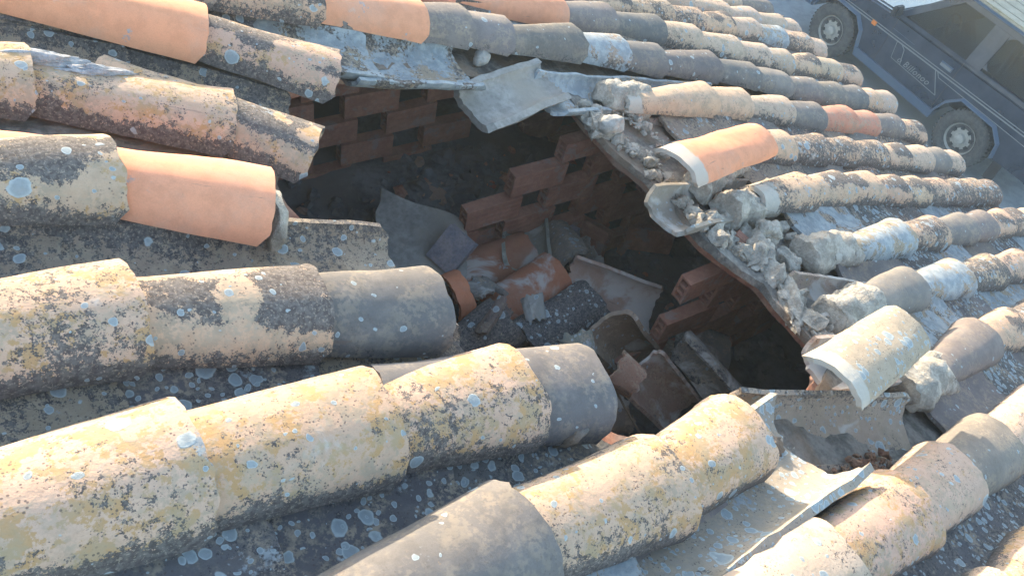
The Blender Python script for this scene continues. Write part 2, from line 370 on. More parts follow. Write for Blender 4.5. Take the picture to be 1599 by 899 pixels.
# left-hand stretches
covers(5, (10, -72), [(312, 8), (517, 78)], 'OX', '', 'left')
ROWS5L = [centre(10, -72), centre(312, 8), centre(517, 78)]
covers(6, (-260, 35), [(38, 72), (352, 143), (482, 195)], 'CCX', '', 'left', zb=ZB - 0.035)
covers(7, (-200, 205), [(166, 212), (406, 263)], 'XO', '', 'left', W1=0.088, zb=ZB + 0.012)
covers(8, (-150, 442), [(188, 413), (472, 416), (655, 419)], 'CDG', '', 'left', W1=0.095, zb=ZB - 0.006)
covers(9, (-60, 697), [(268, 627), (556, 578), (775, 544), (883, 543)], 'CCCG', '', 'left', W1=0.101, zb=ZB - 0.010)
covers(10, (380, 925), [(762, 756), (985, 684), (1112, 620)], 'GCC', '', 'left', W1=0.098, zb=ZB - 0.008)
covers(11, (1070, 900), [(1226, 815), (1350, 743), (1425, 697), (1497, 655), (1585, 607), (1650, 570), (1710, 535)], 'LCLgLKK', '', 'edge', W1=0.096, zb=ZB - 0.004)
covers(12, Vector((-3.3, -2.905, ZB)), [Vector((x, -2.905, ZB)) for x in (-3.02, -2.73, -2.45, -2.16, -1.88)], 'gLCLD', '', 'edge')
# rows outside the frame at the back, whose shade falls on the ones in view
# ------------------------------------------------------------------ channel tiles
def row_y(row, x):
    p = sorted(ROWS[row], key=lambda v: v.x)
    if x <= p[0].x: a, b = p[0], p[1]
    elif x >= p[-1].x: a, b = p[-2], p[-1]
    else:
        for a, b in zip(p, p[1:]):
            if a.x <= x <= b.x: break
    if abs(b.x - a.x) < 1e-4: return a.y
    s_ = (b.y - a.y) / (b.x - a.x)
    if x <= p[0].x or x >= p[-1].x: s_ = max(-0.1, min(0.1, s_))
    return a.y + s_ * (x - a.x)
def channels(ra, rb, xe, kinds, side, zc=-0.026, L=0.42, wide=None, dy=0.0, h=None):
    """channel tiles lying hollow side up between rows ra and rb; xe = roof x of lower ends (down the slope)"""
    n = len(xe)
    for i, x in enumerate(xe):
        ym = lambda q: (row_y(ra, q) + row_y(rb, q)) / 2 + dy
        pitch = abs(row_y(ra, x) - row_y(rb, x))
        r = wide or max(0.07, min(0.105, pitch * 0.40))
        hh = h or 0.062
        a = Vector((x - L, ym(x - L), zc)); b = Vector((x, ym(x), zc + 0.009))
        me = tile_mesh('channel_tile', L, r + 0.004, r - 0.010, hh + 0.002, hh - 0.008, 0.012, rng.randint(1, 9999), flip=True, chip=0.005)
        o = obj('channel_tile', me, CLAY); o.matrix_world = frame(W(b), WD((b - a).normalized()), WD((0, 0, 1)))
        k = kinds[i % len(kinds)]; style(o, k)
        j = n - 1 - i
        pl = ORD[j] + (' from the eaves' if side == 'eaves' else ' back from the hole')
        cn = ['one', 'two', 'three', 'four', 'five', 'six', 'seven', 'eight', 'nine', 'ten', 'eleven', 'twelve', 'thirteen']
        tag(o, f'{WORD[k]} channel tile {pl}, between rows {cn[ra]} and {cn[rb]}', 'roof tile', 'hollow channel tiles in the gutters between rows')
def xs(x0, x1, st=0.30):
    n = max(1, int(round((x1 - x0) / st))); return [x0 + (x1 - x0) * (i + 1) / n for i in range(n)]
XH = lambda px, py, z=-0.12: un(px, py, z).x
channels(0, 1, xs(-2.6, 0.0), 'Kmg', 'eaves')
channels(1, 2, xs(-2.9, 0.0), 'Kmg', 'eaves')
channels(2, 3, xs(-3.0, 0.0), 'mKg', 'eaves')
channels(3, 4, xs(-3.6, 0.0), 'gmKB', 'eaves')
channels(5, 6, xs(-2.10, 0.0), 'mgK', 'eaves')
channels(6, 7, xs(-1.95, 0.0), 'mgK', 'eaves')
channels(7, 8, xs(-1.95, 0.0), 'BbK', 'eaves')
channels(8, 9, xs(-1.95, 0.0), 'gbB', 'eaves')
channels(9, 10, xs(-1.95, 0.0), 'BbB', 'eaves')
channels(10, 11, xs(-2.15, 0.0), 'gbg', 'eaves')
channels(11, 12, xs(-3.3, -0.9), 'Bbbb', 'eaves')

channels(4, 5, xs(-4.2, -2.97), 'mmBB', 'hole', zc=-0.062, wide=0.115)
channels(5, 6, xs(-4.2, -3.62), 'mm', 'hole', zc=-0.07, wide=0.09)
channels(7, 8, xs(-4.4, -3.60), 'mmm', 'hole', zc=-0.045)
channels(8, 9, xs(-4.4, -3.57), 'mbm', 'hole', zc=-0.040)
channels(9, 10, xs(-4.3, -3.42), 'bbb', 'hole', zc=-0.045)
channels(10, 11, xs(-4.3, -3.22), 'gBB', 'hole', wide=0.098, zc=-0.040)

# ------------------------------------------------------------------ roof deck with the hole
HOLE = [(430, 150), (500, 118), (640, 112), (730, 122), (830, 140), (885, 152), (925, 200), (965, 245), (1010, 280), (1050, 320),
        (1092, 372), (1130, 404), (1185, 440), (1225, 490), (1262, 530), (1285, 560), (1268, 610), (1175, 640), (1120, 650), (1010, 690),
        (915, 665), (880, 600), (720, 560), (700, 500), (600, 450), (572, 405), (470, 345), (440, 310), (432, 250)]
ZD = -0.100
def poly_r(px, z, grow=0.0, seed=0):
    P = [un(x, y, z) for x, y in px]
    c = sum(P, Vector()) / len(P); out = []
    n = len(P)
    for i in range(n):
        a, b = P[i], P[(i + 1) % n]
        m_ = max(1, int((b - a).length / 0.02))
        for k in range(m_):
            q = a.lerp(b, k / m_); d = (q - c); d.z = 0; d.normalize()
            q = q + d * (grow + 0.012 * noise.noise(Vector((q.x * 14, q.y * 14, seed))) + 0.008 * noise.noise(Vector((q.x * 45, q.y * 45, seed + 7))))
            out.append((q.x, q.y))
    return out
def inside(p, poly):
    c = False; n = len(poly); j = n - 1
    for i in range(n):
        xi, yi = poly[i]; xj, yj = poly[j]
        if (yi > p[1]) != (yj > p[1]) and p[0] < (xj - xi) * (p[1] - yi) / (yj - yi) + xi: c = not c
        j = i
    return c
def slab(poly, z0, z1, xr, yr, cell, amp, seed, extra=None):
    nx = int((xr[1] - xr[0]) / cell); ny = int((yr[1] - yr[0]) / cell)
    bx = (min(p[0] for p in poly) - cell * 2, max(p[0] for p in poly) + cell * 2)
    by = (min(p[1] for p in poly) - cell * 2, max(p[1] for p in poly) + cell * 2)
    ins = {}
    def hole(i, j):
        if (i, j) not in ins:
            c = (xr[0] + (i + .5) * cell, yr[0] + (j + .5) * cell)
            ins[(i, j)] = bx[0] < c[0] < bx[1] and by[0] < c[1] < by[1] and inside(c, poly)
        return ins[(i, j)]
    cells = [(i, j) for i in range(nx) for j in range(ny) if not hole(i, j)]
    cs = set(cells); vid = {}; V = []
    def vert(i, j, top):
        k = (i, j, top)
        if k in vid: return vid[k]
        x, y = xr[0] + i * cell, yr[0] + j * cell
        nb = [(i - 1, j - 1), (i, j - 1), (i - 1, j), (i, j)]
        if any(q not in cs and 0 <= q[0] < nx and 0 <= q[1] < ny for q in nb):
            q = min(poly, key=lambda p: (p[0] - x) ** 2 + (p[1] - y) ** 2)
            if (q[0] - x) ** 2 + (q[1] - y) ** 2 < (2.2 * cell) ** 2: x, y = q
        z = z1 if top else z0
        if top and amp: z += amp * (noise.noise(Vector((x * 9, y * 9, seed))) + 0.6 * noise.noise(Vector((x * 31, y * 31, seed))))
        vid[k] = len(V); V.append(W((x, y, z))); return vid[k]
    Fs = []
    for i, j in cells:
        Fs.append((vert(i, j, 1), vert(i + 1, j, 1), vert(i + 1, j + 1, 1), vert(i, j + 1, 1)))
        Fs.append((vert(i, j, 0), vert(i, j + 1, 0), vert(i + 1, j + 1, 0), vert(i + 1, j, 0)))
        for q, a, b in (((i, j - 1), (i, j), (i + 1, j)), ((i + 1, j), (i + 1, j), (i + 1, j + 1)), ((i, j + 1), (i + 1, j + 1), (i, j + 1)), ((i - 1, j), (i, j + 1), (i, j))):
            if q not in cs: Fs.append((vert(*a, 0), vert(*b, 0), vert(*b, 1), vert(*a, 1)))
    return mesh('slab', V, Fs, True, 30)
root = empty('roof_deck', W((-3, -1.8, ZD)), (0, PITCH, 0))
tag(root, 'broken roof deck of clay boards under mortar, with the big hole in it', 'roof deck')
def adopt(o, parent):
    bpy.context.view_layer.update()
    o.parent = parent; o.matrix_parent_inverse = parent.matrix_world.inverted(); return o
bpy.context.view_layer.update()
XR = (-6.2, 0.02); YR = (-4.3, 0.75)
o = obj('mortar_bed', slab(poly_r(HOLE, ZD, 0.022, 3), ZD - 0.026, ZD - 0.004, XR, YR, 0.024, 0.010, 2), MORTD); adopt(o, root)
o = obj('clay_boards', slab(poly_r(HOLE, ZD - 0.03, 0.0, 9), ZD - 0.062, ZD - 0.028, (XR[0] + .01, XR[1] - .01), (YR[0] + .01, YR[1] - .01), 0.03, 0.0, 5), BOARD); adopt(o, root)

# ------------------------------------------------------------------ lumps, stones, rubble
def lump_bm(bm, c, s, seed, sub=3, rough=0.35, rot=None, angular=0.0):
    r = bmesh.ops.create_icosphere(bm, subdivisions=sub, radius=1.0)
    R3 = rot or Matrix.Rotation(seed * 1.3, 3, 'Z') @ Matrix.Rotation(seed * 0.7, 3, 'X')
    for v in r['verts']:
        p = v.co.copy()
        d = 1 + rough * (noise.noise(p * 1.1 + Vector((seed * 7.1, 0, 0))) + 0.5 * noise.noise(p * 2.7 + Vector((0, seed * 3.3, 0))) + 0.30 * noise.noise(p * 6.5 + Vector((seed, 0, 0))))
        if angular:
            m_ = max(abs(p.x), abs(p.y), abs(p.z)); d *= (1 - angular) + angular * 0.75 / m_ ** 1.0 / 1.0
        p = p * d
        v.co = R3 @ Vector((p.x * s[0], p.y * s[1], p.z * s[2])) + Vector(c)
def lump(name, c, s, seed, mat, label, cat, group=None, sub=4, rough=0.35, angular=0.0, rot=None):
    bm = bmesh.new(); lump_bm(bm, (0, 0, 0), s, seed, sub, rough, rot, angular)
    o = obj(name, bm_mesh(name, bm, True, 50), mat); o.location = c
    tag(o, label, cat, group); return o

def box_bm(bm, lo, hi, m=None):
    vs = [bm.verts.new((m @ Vector(p)) if m else p) for p in [(x, y, z) for x in (lo[0], hi[0]) for y in (lo[1], hi[1]) for z in (lo[2], hi[2])]]
    for f in ((0, 1, 3, 2), (4, 6, 7, 5), (0, 4, 5, 1), (2, 3, 7, 6), (0, 2, 6, 4), (1, 5, 7, 3)): bm.faces.new([vs[i] for i in f])
def brick_bm(bm, L, T, H, m, seed=0, cells=3, jag=0.0):
    """hollow brick on edge: open cells run along its length (x), stacked in z"""
    t = 0.009; n = 10; rr = random.Random(seed)
    zc = [-H / 2 + t / 2 + (H - t) * k / cells for k in range(cells + 1)]
    ends = [[jag * noise.noise(Vector((e * 9 + seed, k * 0.8, 1))) for k in range(12)] for e in (0, 1)]
    def bx(lo, hi): 
        vs = []
        for ix, x in enumerate((lo[0], hi[0])):
            for y in (lo[1], hi[1]):
                for z in (lo[2], hi[2]):
                    k = int((z + H / 2) / H * 8 + (3 if y > 0 else 0)); xx = x + (ends[ix][k % 12] if jag else 0)
                    vs.append(bm.verts.new(m @ Vector((xx, y, z))))
        for f in ((0, 1, 3, 2), (4, 6, 7, 5), (0, 4, 5, 1), (2, 3, 7, 6), (0, 2, 6, 4), (1, 5, 7, 3)): bm.faces.new([vs[i] for i in f])
    for s_ in (-1, 1):
        y0, y1 = (-T / 2, -T / 2 + t) if s_ < 0 else (T / 2 - t, T / 2)
        for k in range(4): bx((-L / 2, y0, -H / 2 + H * k / 4 + (0.0002 if k else 0)), (L / 2, y1, -H / 2 + H * (k + 1) / 4))
    for z in zc: bx((-L / 2 + 0.001, -T / 2 + t + .0002, z - t / 2 + .0002), (L / 2 - 0.001, T / 2 - t - .0002, z + t / 2 - .0002))

# ------------------------------------------------------------------ honeycomb partition walls under the deck
def deck_z(x): return EAVE_Z - x * math.tan(PITCH) - 0.175 / math.cos(PITCH)
FLOOR_Z = 3.34
def honey(y, x0, zrow, per, bl, pitch, prof, label, seed, T=0.045, top=0.0, xend=-0.35):
    """courses of hollow bricks with gaps; prof(x) = height at which the wall is broken off"""
    rr = random.Random(seed)
    root = empty('honeycomb_wall', (-2.5, y, FLOOR_Z)); tag(root, label, 'brick wall', 'pierced brick partition walls under the roof')
    bb = bmesh.new(); mb = bmesh.new(); k = -8
    while k < 14:
        z = zrow + k * pitch
        if z > FLOOR_Z - 0.05:
            for i in range(-9, 12):
                x = x0 + per * i - (k % 2) * per * 0.5 + rr.uniform(-.008, .008)
                xc = x + bl / 2; zc = z + pitch / 2
                if xc > xend or xc < -5.9: continue
                if z + pitch * 0.6 > deck_z(xc) or zc > prof(xc): continue
                m_ = Matrix.Translation((xc, y, zc + rr.uniform(-.003, .003))) @ Matrix.Rotation(rr.uniform(-.02, .02), 4, 'Y') @ Matrix.Rotation(rr.uniform(-.03, .03), 4, 'Z')
                hh = min(pitch - 0.012, deck_z(xc + bl / 2 * 0.6) - z - 0.004)
                if hh < 0.04: continue
                m_ = m_ @ Matrix.Translation((0, 0, (hh - pitch + 0.012) / 2))
                brick_bm(bb, bl, T, hh, m_, seed * 31 + k * 17 + i)
                for e in (-1, 1):
                    lump_bm(mb, (xc + e * bl * 0.42, y + rr.uniform(-.004, .004), z - 0.004), (0.050 + rr.uniform(0, .03), T * 0.92, 0.013 + rr.uniform(0, .011)), rr.randint(1, 999), 2, 0.5, Matrix.Identity(3))
                if rr.random() < 0.4:
                    lump_bm(mb, (xc + rr.uniform(-.1, .1), y - T / 2, z + 0.002), (0.03, 0.008, 0.013), rr.randint(1, 999), 2, 0.6, Matrix.Identity(3))
        k += 1
    b = obj('brickwork', bm_mesh('brickwork', bb, False), BRICK, root); b.matrix_local = Matrix.Translation((2.5, -y, -FLOOR_Z))
    m2 = obj('mortar_joints', bm_mesh('mortar_joints', mb, True), MORTJ, root); m2.matrix_local = b.matrix_local
    return root
honey(-0.72, -3.05, 3.66, 0.315, 0.20, 0.105, lambda x: 9 if x < -2.56 else 3.5 if x < -2.2 else 9, 'pierced red brick wall at the far left of the hole, under the bluish gutter', 1)
def p2(x):
    if x < -2.90: return 3.62
    if x < -2.66: return 3.86
    if x < -2.5: return 3.96
    return 9
honey(-1.22, -2.67, 3.84, 0.325, 0.215, 0.105, p2, 'pierced red brick wall stepping up through the middle of the hole', 2)
def p3(x):
    if x < -2.75: return 3.55
    if x < -2.47: return 3.7
    return 9
honey(-1.84, -2.45, 3.90, 0.34, 0.225, 0.105, p3, 'pierced red brick wall under the lower right rim of the hole', 3)

# attic floor and house walls
def prism(pts, d, name='prism'):
    """closed prism from a list of points and an extrusion vector"""
    n = len(pts); V = [Vector(p) for p in pts] + [Vector(p) + Vector(d) for p in pts]
    F_ = [tuple(range(n)), tuple(range(2 * n - 1, n - 1, -1))] + [(i, i + n, (i + 1) % n + n, (i + 1) % n) for i in range(n)]
    bm = bmesh.new(); bv = [bm.verts.new(v) for v in V]
    for f in F_: bm.faces.new([bv[q] for q in f])
    return bm_mesh(name, bm, False)
def grid(x0, x1, y0, y1, cell, zf):
    nx, ny = int((x1 - x0) / cell), int((y1 - y0) / cell); V = []; Fs = []
    for i in range(nx + 1):
        for j in range(ny + 1):
            x, y = x0 + (x1 - x0) * i / nx, y0 + (y1 - y0) * j / ny; V.append((x, y, zf(x, y)))
    for i in range(nx):
        for j in range(ny): a = i * (ny + 1) + j; Fs.append((a, a + ny + 1, a + ny + 2, a + 1))
    return V, Fs
def attic(x, y):
    z = FLOOR_Z + 0.02 * noise.noise(Vector((x * 5, y * 5, 0))) + 0.012 * noise.noise(Vector((x * 16, y * 16, 2)))
    sm = lambda a, b, v: max(0.0, min(1.0, (v - a) / (b - a))) ** 2 * (3 - 2 * max(0.0, min(1.0, (v - a) / (b - a))))
    z += 0.30 * sm(-1.20, -0.98, y) * sm(-1.7, -2.4, x) + 0.17 * math.exp(-((x + 2.75) ** 2 / 0.25 + (y + 1.75) ** 2 / 0.08))
    return z + 0.03 * max(0, noise.noise(Vector((x * 7, y * 7, 9))))
V_, F_ = grid(-5.95, -0.3, -4.1, 0.55, 0.03, attic)
o = obj('floor', mesh('floor', V_, F_), CONC); tag(o, kind='structure')
PLAST = mat_mix('render_plaster', (0.40, 0.36, 0.30), (0.50, 0.46, 0.39), 3, None, 0.3, 0.005)
o = obj('house_wall', prism([(-0.28, 0.6, 0), (-0.28, 0.6, 3.41), (-6.0, 0.6, 5.27), (-6.0, 0.6, 0)], (0, 0.08, 0)), PLAST); tag(o, 'side wall of the house under the roof, towards the car bonnet', 'wall')
o = obj('house_wall', prism([(-0.28, -4.2, 0), (-0.28, -4.2, 3.41), (-6.0, -4.2, 5.27), (-6.0, -4.2, 0)], (0, 0.08, 0)), PLAST); tag(o, 'side wall of the house under the roof, behind the viewer', 'wall')
o = obj('house_wall', prism([(-0.28, -4.2, 0), (-0.28, 0.68, 0), (-0.28, 0.68, 3.37), (-0.28, -4.2, 3.37)], (0.10, 0, 0)), PLAST); tag(o, 'street front of the house under the eaves', 'wall')
o = obj('house_wall', prism([(-6.05, -4.2, 0), (-6.05, 0.68, 0), (-6.05, 0.68, 5.27), (-6.05, -4.2, 5.27)], (-0.10, 0, 0)), PLAST); tag(o, 'back wall of the house at the high end of the roof', 'wall')

# ------------------------------------------------------------------ loose tiles and broken pieces
def piece(name, A, B, rA, rB, kind, label, cat='roof tile', hA=None, hB=None, up=(0, 0, 1), flip=False, arc=86, t=0.012, seed=1, chip=0.006, cut=None, group=None, tint=None, mat=None, over=None):
    """half-round tile from world point A to world point B (B = wide end), turned so that its back faces `up`"""
    A, B = Vector(A), Vector(B); L = (B - A).length
    me = tile_mesh(name, L, rA, rB, hA or rA * 0.92, hB or rB * 0.92, t, seed, arc=arc, chip=chip, flip=flip, cut=cut, wob=0.003)
    o = obj(name, me, mat or CLAY); o.matrix_world = frame(B, B - A, up)
    if not mat:
        style(o, kind, 0.02)
        if tint: o.color = (*tint, 1)
        if over:
            for k_, v_ in over.items(): o[k_] = v_
    tag(o, label, cat, group); return o
N = WD((0, 0, 1))
def rz(px, py, z): return W(un(px, py, z))
# the clean orange tile lying across the gutter
piece('loose_tile', rz(1178, 226, 0.02), rz(1044, 272, -0.005), 0.080, 0.084, 'O', 'loose clean orange tile with a dried white patch, lying askew on the right rim', up=WD((0.05, 0.05, 1)), seed=5, hA=0.062, hB=0.062, chip=0.002, over={'band1': 0.075}, arc=80)

piece('loose_tile', rz(1408, 520, 0.045), rz(1288, 606, 0.015), 0.078, 0.084, 'L', 'loose cream tile with white spots, lying askew over the lower right rim', up=WD((-0.05, 0.05, 1)), seed=9, hA=0.05, hB=0.052, chip=0.003, arc=80, tint=(0.38, 0.315, 0.24), over={'spot': 0.6, 'dark': 0.25, 'flank': 0.2, 'band1': 0.05})
piece('loose_tile', rz(1172, 672, -0.075), rz(1442, 668, -0.045), 0.092, 0.090, 'B', 'long hollow grey tile lying open side up below the loose spotted tile', up=WD((-0.1, -0.42, 1)), flip=True, seed=12, hA=0.060, hB=0.060, tint=(0.36, 0.29, 0.23), over={'dark': 0.15, 'pale': 0.15, 'lime': 0.2, 'spot': 0.5})
piece('broken_tile', W((-3.62, -2.525, -0.012)), W((-2.93, -2.448, 0.045)), 0.098, 0.140, 'B', 'broken upturned gutter tile with a sunlit raised lip', up=WD((-0.02, 0.22, 1)), flip=True, arc=62, seed=14, hA=0.092, hB=0.115, chip=0.016, cut=lambda u: 0.085 * abs(2 * u - 1) ** 2.5 - 0.03, tint=(0.31, 0.27, 0.225), over={'spot': 1.1, 'dark': 0.28, 'pale': 0.16}, t=0.016)
piece('broken_tile', rz(1190, 300, -0.055), rz(1050, 318, -0.055), 0.080, 0.092, 'm', 'grey hollow tile end jutting over the hole under the loose orange tile', up=N, flip=True, seed=15, hA=0.06, hB=0.078, tint=(0.30, 0.27, 0.23), over={'dark': 0.05, 'lime': 0.45, 'pale': 0.0})
piece('broken_tile', rz(1400, 555, -0.03), rz(1302, 560, -0.045), 0.080, 0.088, 'P', 'pinkish hollow tile end jutting over the hole beside the loose spotted tile', up=N, flip=True, seed=16, hA=0.06, hB=0.085, tint=(0.40, 0.25, 0.18), over={'lime': 0.8, 'dark': 0.15})
piece('broken_tile', rz(1400, 470, -0.04), rz(1262, 452, -0.05), 0.080, 0.088, 'P', 'pinkish grey hollow tile end under the mortar-filled row on the right rim', up=N, flip=True, seed=17, hA=0.06, hB=0.075, tint=(0.33, 0.26, 0.22), over={'lime': 0.7, 'dark': 0.2})
piece('broken_tile', rz(868, 120, -0.05), rz(742, 165, -0.11), 0.088, 0.090, 'm', 'dusty grey gutter tile tipped down into the far edge of the hole', up=WD((0.0, -0.15, 1)), flip=True, seed=18, hA=0.05, hB=0.05, tint=(0.33, 0.30, 0.26), over={'dark': 0.05, 'lime': 0.25, 'pale': 0.0}, chip=0.007, t=0.022, mat=SLAB)
piece('broken_tile', rz(1130, 150, -0.05), rz(860, 138, -0.06), 0.080, 0.09, 'B', 'bluish lichened gutter tile at the far edge of the hole, right of the tipped one', up=WD((0.0, -0.1, 1)), flip=True, seed=19, hA=0.05, hB=0.06, over={'pale': 0.75, 'dark': 0.1}, chip=0.012)
piece('broken_tile', rz(1140, 215, -0.07), rz(1000, 200, -0.085), 0.080, 0.085, 'm', 'dusty gutter tile filled with grit, below the pale end tile of the right rim', up=N, flip=True, seed=20, hA=0.055, hB=0.05, tint=(0.36, 0.28, 0.23), over={'dark': 0.2, 'lime': 0.4}, chip=0.012)
# pile at the bottom of the hole (world heights)
def pz(px, py, z): return uz(px, py, z)
piece('fallen_tile', pz(893, 432, 3.80), pz(1030, 488, 3.72), 0.080, 0.092, 'P', 'fallen hollow tile with pinkish white inside, top of the pile', up=(-0.25, -0.45, 0.85), flip=True, seed=21, tint=(0.36, 0.25, 0.20), over={'lime': 0.75, 'dark': 0.0}, hA=0.06, hB=0.066)
piece('fallen_tile', pz(818, 545, 3.72), pz(925, 473, 3.72), 0.085, 0.085, 'b', 'fallen black tile speckled with white lichen, in the pile', up=(0, -0.35, 1), seed=22, over={'spot': 0.55, 'dark': 0.95}, tint=GREY, hA=0.06, hB=0.06)
piece('fallen_tile', pz(690, 445, 3.62), pz(822, 402, 3.62), 0.082, 0.09, 'O', 'fallen orange tile dusted grey, left of the hollow bowl-like tile', up=(0, -0.2, 1), seed=23, tint=(0.33, 0.155, 0.10), over={'lime': 0.5})
piece('fallen_tile', pz(765, 500, 3.66), pz(868, 432, 3.70), 0.082, 0.09, 'O', 'fallen orange tile under the hollow bowl-like tile', up=(0, -0.2, 1), seed=24, tint=(0.38, 0.155, 0.09), over={'lime': 0.45})
piece('fallen_tile', pz(822, 325, 3.66), pz(822, 398, 3.74), 0.078, 0.085, 'm', 'fallen greenish hollow tile end like a bowl, in the pile', up=(0, 0.3, 1), flip=True, seed=25, tint=(0.28, 0.29, 0.25), over={'lime': 0.4, 'dark': 0.0, 'spot': 0.1}, hA=0.06, hB=0.075)
piece('fallen_tile', pz(870, 372, 3.62), pz(905, 425, 3.70), 0.075, 0.082, 'm', 'fallen dark hollow tile standing behind the bowl-like one', up=(-0.8, 0.1, 0.5), seed=26, tint=(0.22, 0.20, 0.18), over={'lime': 0.2, 'dark': 0.1})
piece('fallen_tile', pz(700, 470, 3.80), pz(722, 462, 3.80), 0.075, 0.080, 'O', 'short stub of orange tile against the row ends on the left', up=(0, -0.3, 1), seed=27, tint=(0.52, 0.2, 0.11))
piece('fallen_tile', pz(1015, 590, 3.62), pz(958, 525, 3.86), 0.080, 0.088, 'm', 'fallen brown tile standing up like an arch, in the pile', up=(-0.5, -0.5, 0.6), flip=True, seed=28, tint=(0.26, 0.20, 0.155), over={'lime': 0.25, 'dark': 0.1}, t=0.014)
piece('fallen_tile', pz(1075, 655, 3.66), pz(1010, 585, 3.82), 0.080, 0.090, 'P', 'fallen brown tile with a pale smear, below the arch-like one', up=(-0.25, -0.55, 0.85), flip=True, seed=29, tint=(0.28, 0.19, 0.15), over={'lime': 0.6, 'dark': 0.1}, hA=0.05, hB=0.055)
piece('fallen_tile', pz(1165, 660, 3.70), pz(1050, 545, 3.74), 0.075, 0.085, 'g', 'fallen long grey tile on its edge, nearest the lower right rim', up=(0.75, 0.5, 0.25), seed=30, tint=(0.25, 0.23, 0.21), over={'lime': 0.5, 'dark': 0.2})
piece('broken_tile', pz(905, 590, 3.82), pz(885, 530, 3.86), 0.06, 0.075, 'B', 'small greenish grey tile fragment beside the black speckled tile', up=(0.3, -0.5, 0.8), seed=31, tint=(0.2, 0.21, 0.18), over={'dark': 0.4, 'spot': 0.6, 'pale': 0.3}, chip=0.015)
piece('broken_tile', pz(992, 600, 3.84), pz(955, 575, 3.86), 0.05, 0.06, 'P', 'small brown tile fragment under the arch-like tile', up=(0.1, -0.6, 0.8), seed=32, tint=(0.30, 0.18, 0.13), chip=0.008, over={'lime': 0.4})
piece('broken_tile', pz(765, 530, 3.84), pz(800, 478, 3.90), 0.055, 0.05, 'g', 'dark broken tile shard with pale edges, before the orange tiles', up=(0.8, 0.0, 0.5), seed=33, tint=(0.20, 0.15, 0.13), chip=0.008, t=0.016, flip=True, over={'spot': 0.3})
piece('broken_tile', pz(720, 560, 3.74), pz(790, 500, 3.80), 0.085, 0.085, 'g', 'black fallen tile lying low behind the grey end tile', up=(0, -0.4, 1), seed=34, tint=(0.15, 0.145, 0.14), over={'dark': 0.8})
piece('broken_tile', pz(835, 500, 3.78), pz(828, 462, 3.82), 0.035, 0.04, 'm', 'small pale tile sliver standing among the orange tiles', up=(0.0, -0.9, 0.5), seed=35, tint=(0.30, 0.30, 0.28), chip=0.008, over={'lime': 0.6, 'dark': 0})
piece('broken_tile', pz(1130, 560, 3.58), pz(1050, 530, 3.60), 0.09, 0.09, 'g', 'dark grey tile half buried under the lower brick wall', up=(0, -0.2, 1), seed=36, tint=(0.2, 0.19, 0.18), over={'lime': 0.3}, hA=0.04, hB=0.04)

for nm, a_, za, b_, zb_, up_, ti, sd_, lab in [
    ('broken_tile', (900, 400), 3.66, (940, 380), 3.66, (-0.2, -0.3, 0.9), (0.24, 0.21, 0.18), 61, 'grey-brown curved shard behind the hollow pinkish tile'),
    ('broken_tile', (1085, 600), 3.60, (1120, 650), 3.62, (0.3, 0.2, 0.9), (0.25, 0.215, 0.185), 62, 'dull curved shard leaning between the long grey tile and the dark hollow'),
    ('broken_tile', (1020, 545), 3.66, (1060, 520), 3.66, (-0.4, -0.2, 0.8), (0.27, 0.21, 0.17), 63, 'dusty curved shard under the lower brick wall end'),
    ('broken_tile', (930, 655), 3.62, (975, 640), 3.64, (0.1, -0.5, 0.8), (0.23, 0.19, 0.16), 64, 'dusty brown shard lying in the dark beside the canes'),
    ('broken_tile', (880, 470), 3.78, (925, 505), 3.76, (-0.3, -0.5, 0.8), (0.28, 0.235, 0.20), 65, 'thin grey-brown shard on the black speckled tile'),
    ('broken_tile', (740, 455), 3.74, (765, 480), 3.76, (0.2, -0.6, 0.8), (0.19, 0.18, 0.17), 66, 'dark grey broken piece between the two orange tiles')]:
    piece(nm, pz(*a_, za), pz(*b_, zb_), 0.060, 0.072, 'm', lab, up=up_, flip=sd_ % 2 == 1, seed=sd_, tint=ti, chip=0.012, arc=58, t=0.014, over={'lime': 0.5, 'dark': 0.1, 'spot': 0.1})
# fallen cement board leaning in the left of the hole
def board(name, corners, th, mat, label, cat, seed=0, amp=0.012):
    c = [Vector(p) for p in corners]; n = (c[1] - c[0]).cross(c[3] - c[0]).normalized()
    if n.z < 0: n = -n
    k = 14; V = []; Fs = []
    for s_ in (0, 1):
        for i in range(k + 1):
            for j in range(k + 1):
                u, v = i / k, j / k
                p = c[0].lerp(c[1], u).lerp(c[3].lerp(c[2], u), v)
                cc = (c[0] + c[1] + c[2] + c[3]) / 4
                if i in (0, k) or j in (0, k): p = p + (p - cc) * amp * 8 * noise.noise(p * 14 + Vector((seed, 0, 0)))
                p = p + n * (-th * s_ + (0.004 * noise.noise(p * 16) if not s_ else 0)); V.append(p)
    I = lambda s_, i, j: s_ * (k + 1) ** 2 + i * (k + 1) + j
    for i in range(k):
        for j in range(k):
            Fs.append((I(0, i, j), I(0, i + 1, j), I(0, i + 1, j + 1), I(0, i, j + 1))); Fs.append((I(1, i, j), I(1, i, j + 1), I(1, i + 1, j + 1), I(1, i + 1, j)))
        Fs.append((I(0, i, 0), I(1, i, 0), I(1, i + 1, 0), I(0, i + 1, 0))); Fs.append((I(0, i, k), I(0, i + 1, k), I(1, i + 1, k), I(1, i, k)))
        Fs.append((I(0, 0, i), I(0, 0, i + 1), I(1, 0, i + 1), I(1, 0, i))); Fs.append((I(0, k, i), I(1, k, i), I(1, k, i + 1), I(0, k, i + 1)))
    bm = bmesh.new(); bv = [bm.verts.new(v) for v in V]
    for f in Fs: bm.faces.new([bv[q] for q in f])
    o = obj(name, bm_mesh(name, bm, True, 35), mat); return tag(o, label, cat)
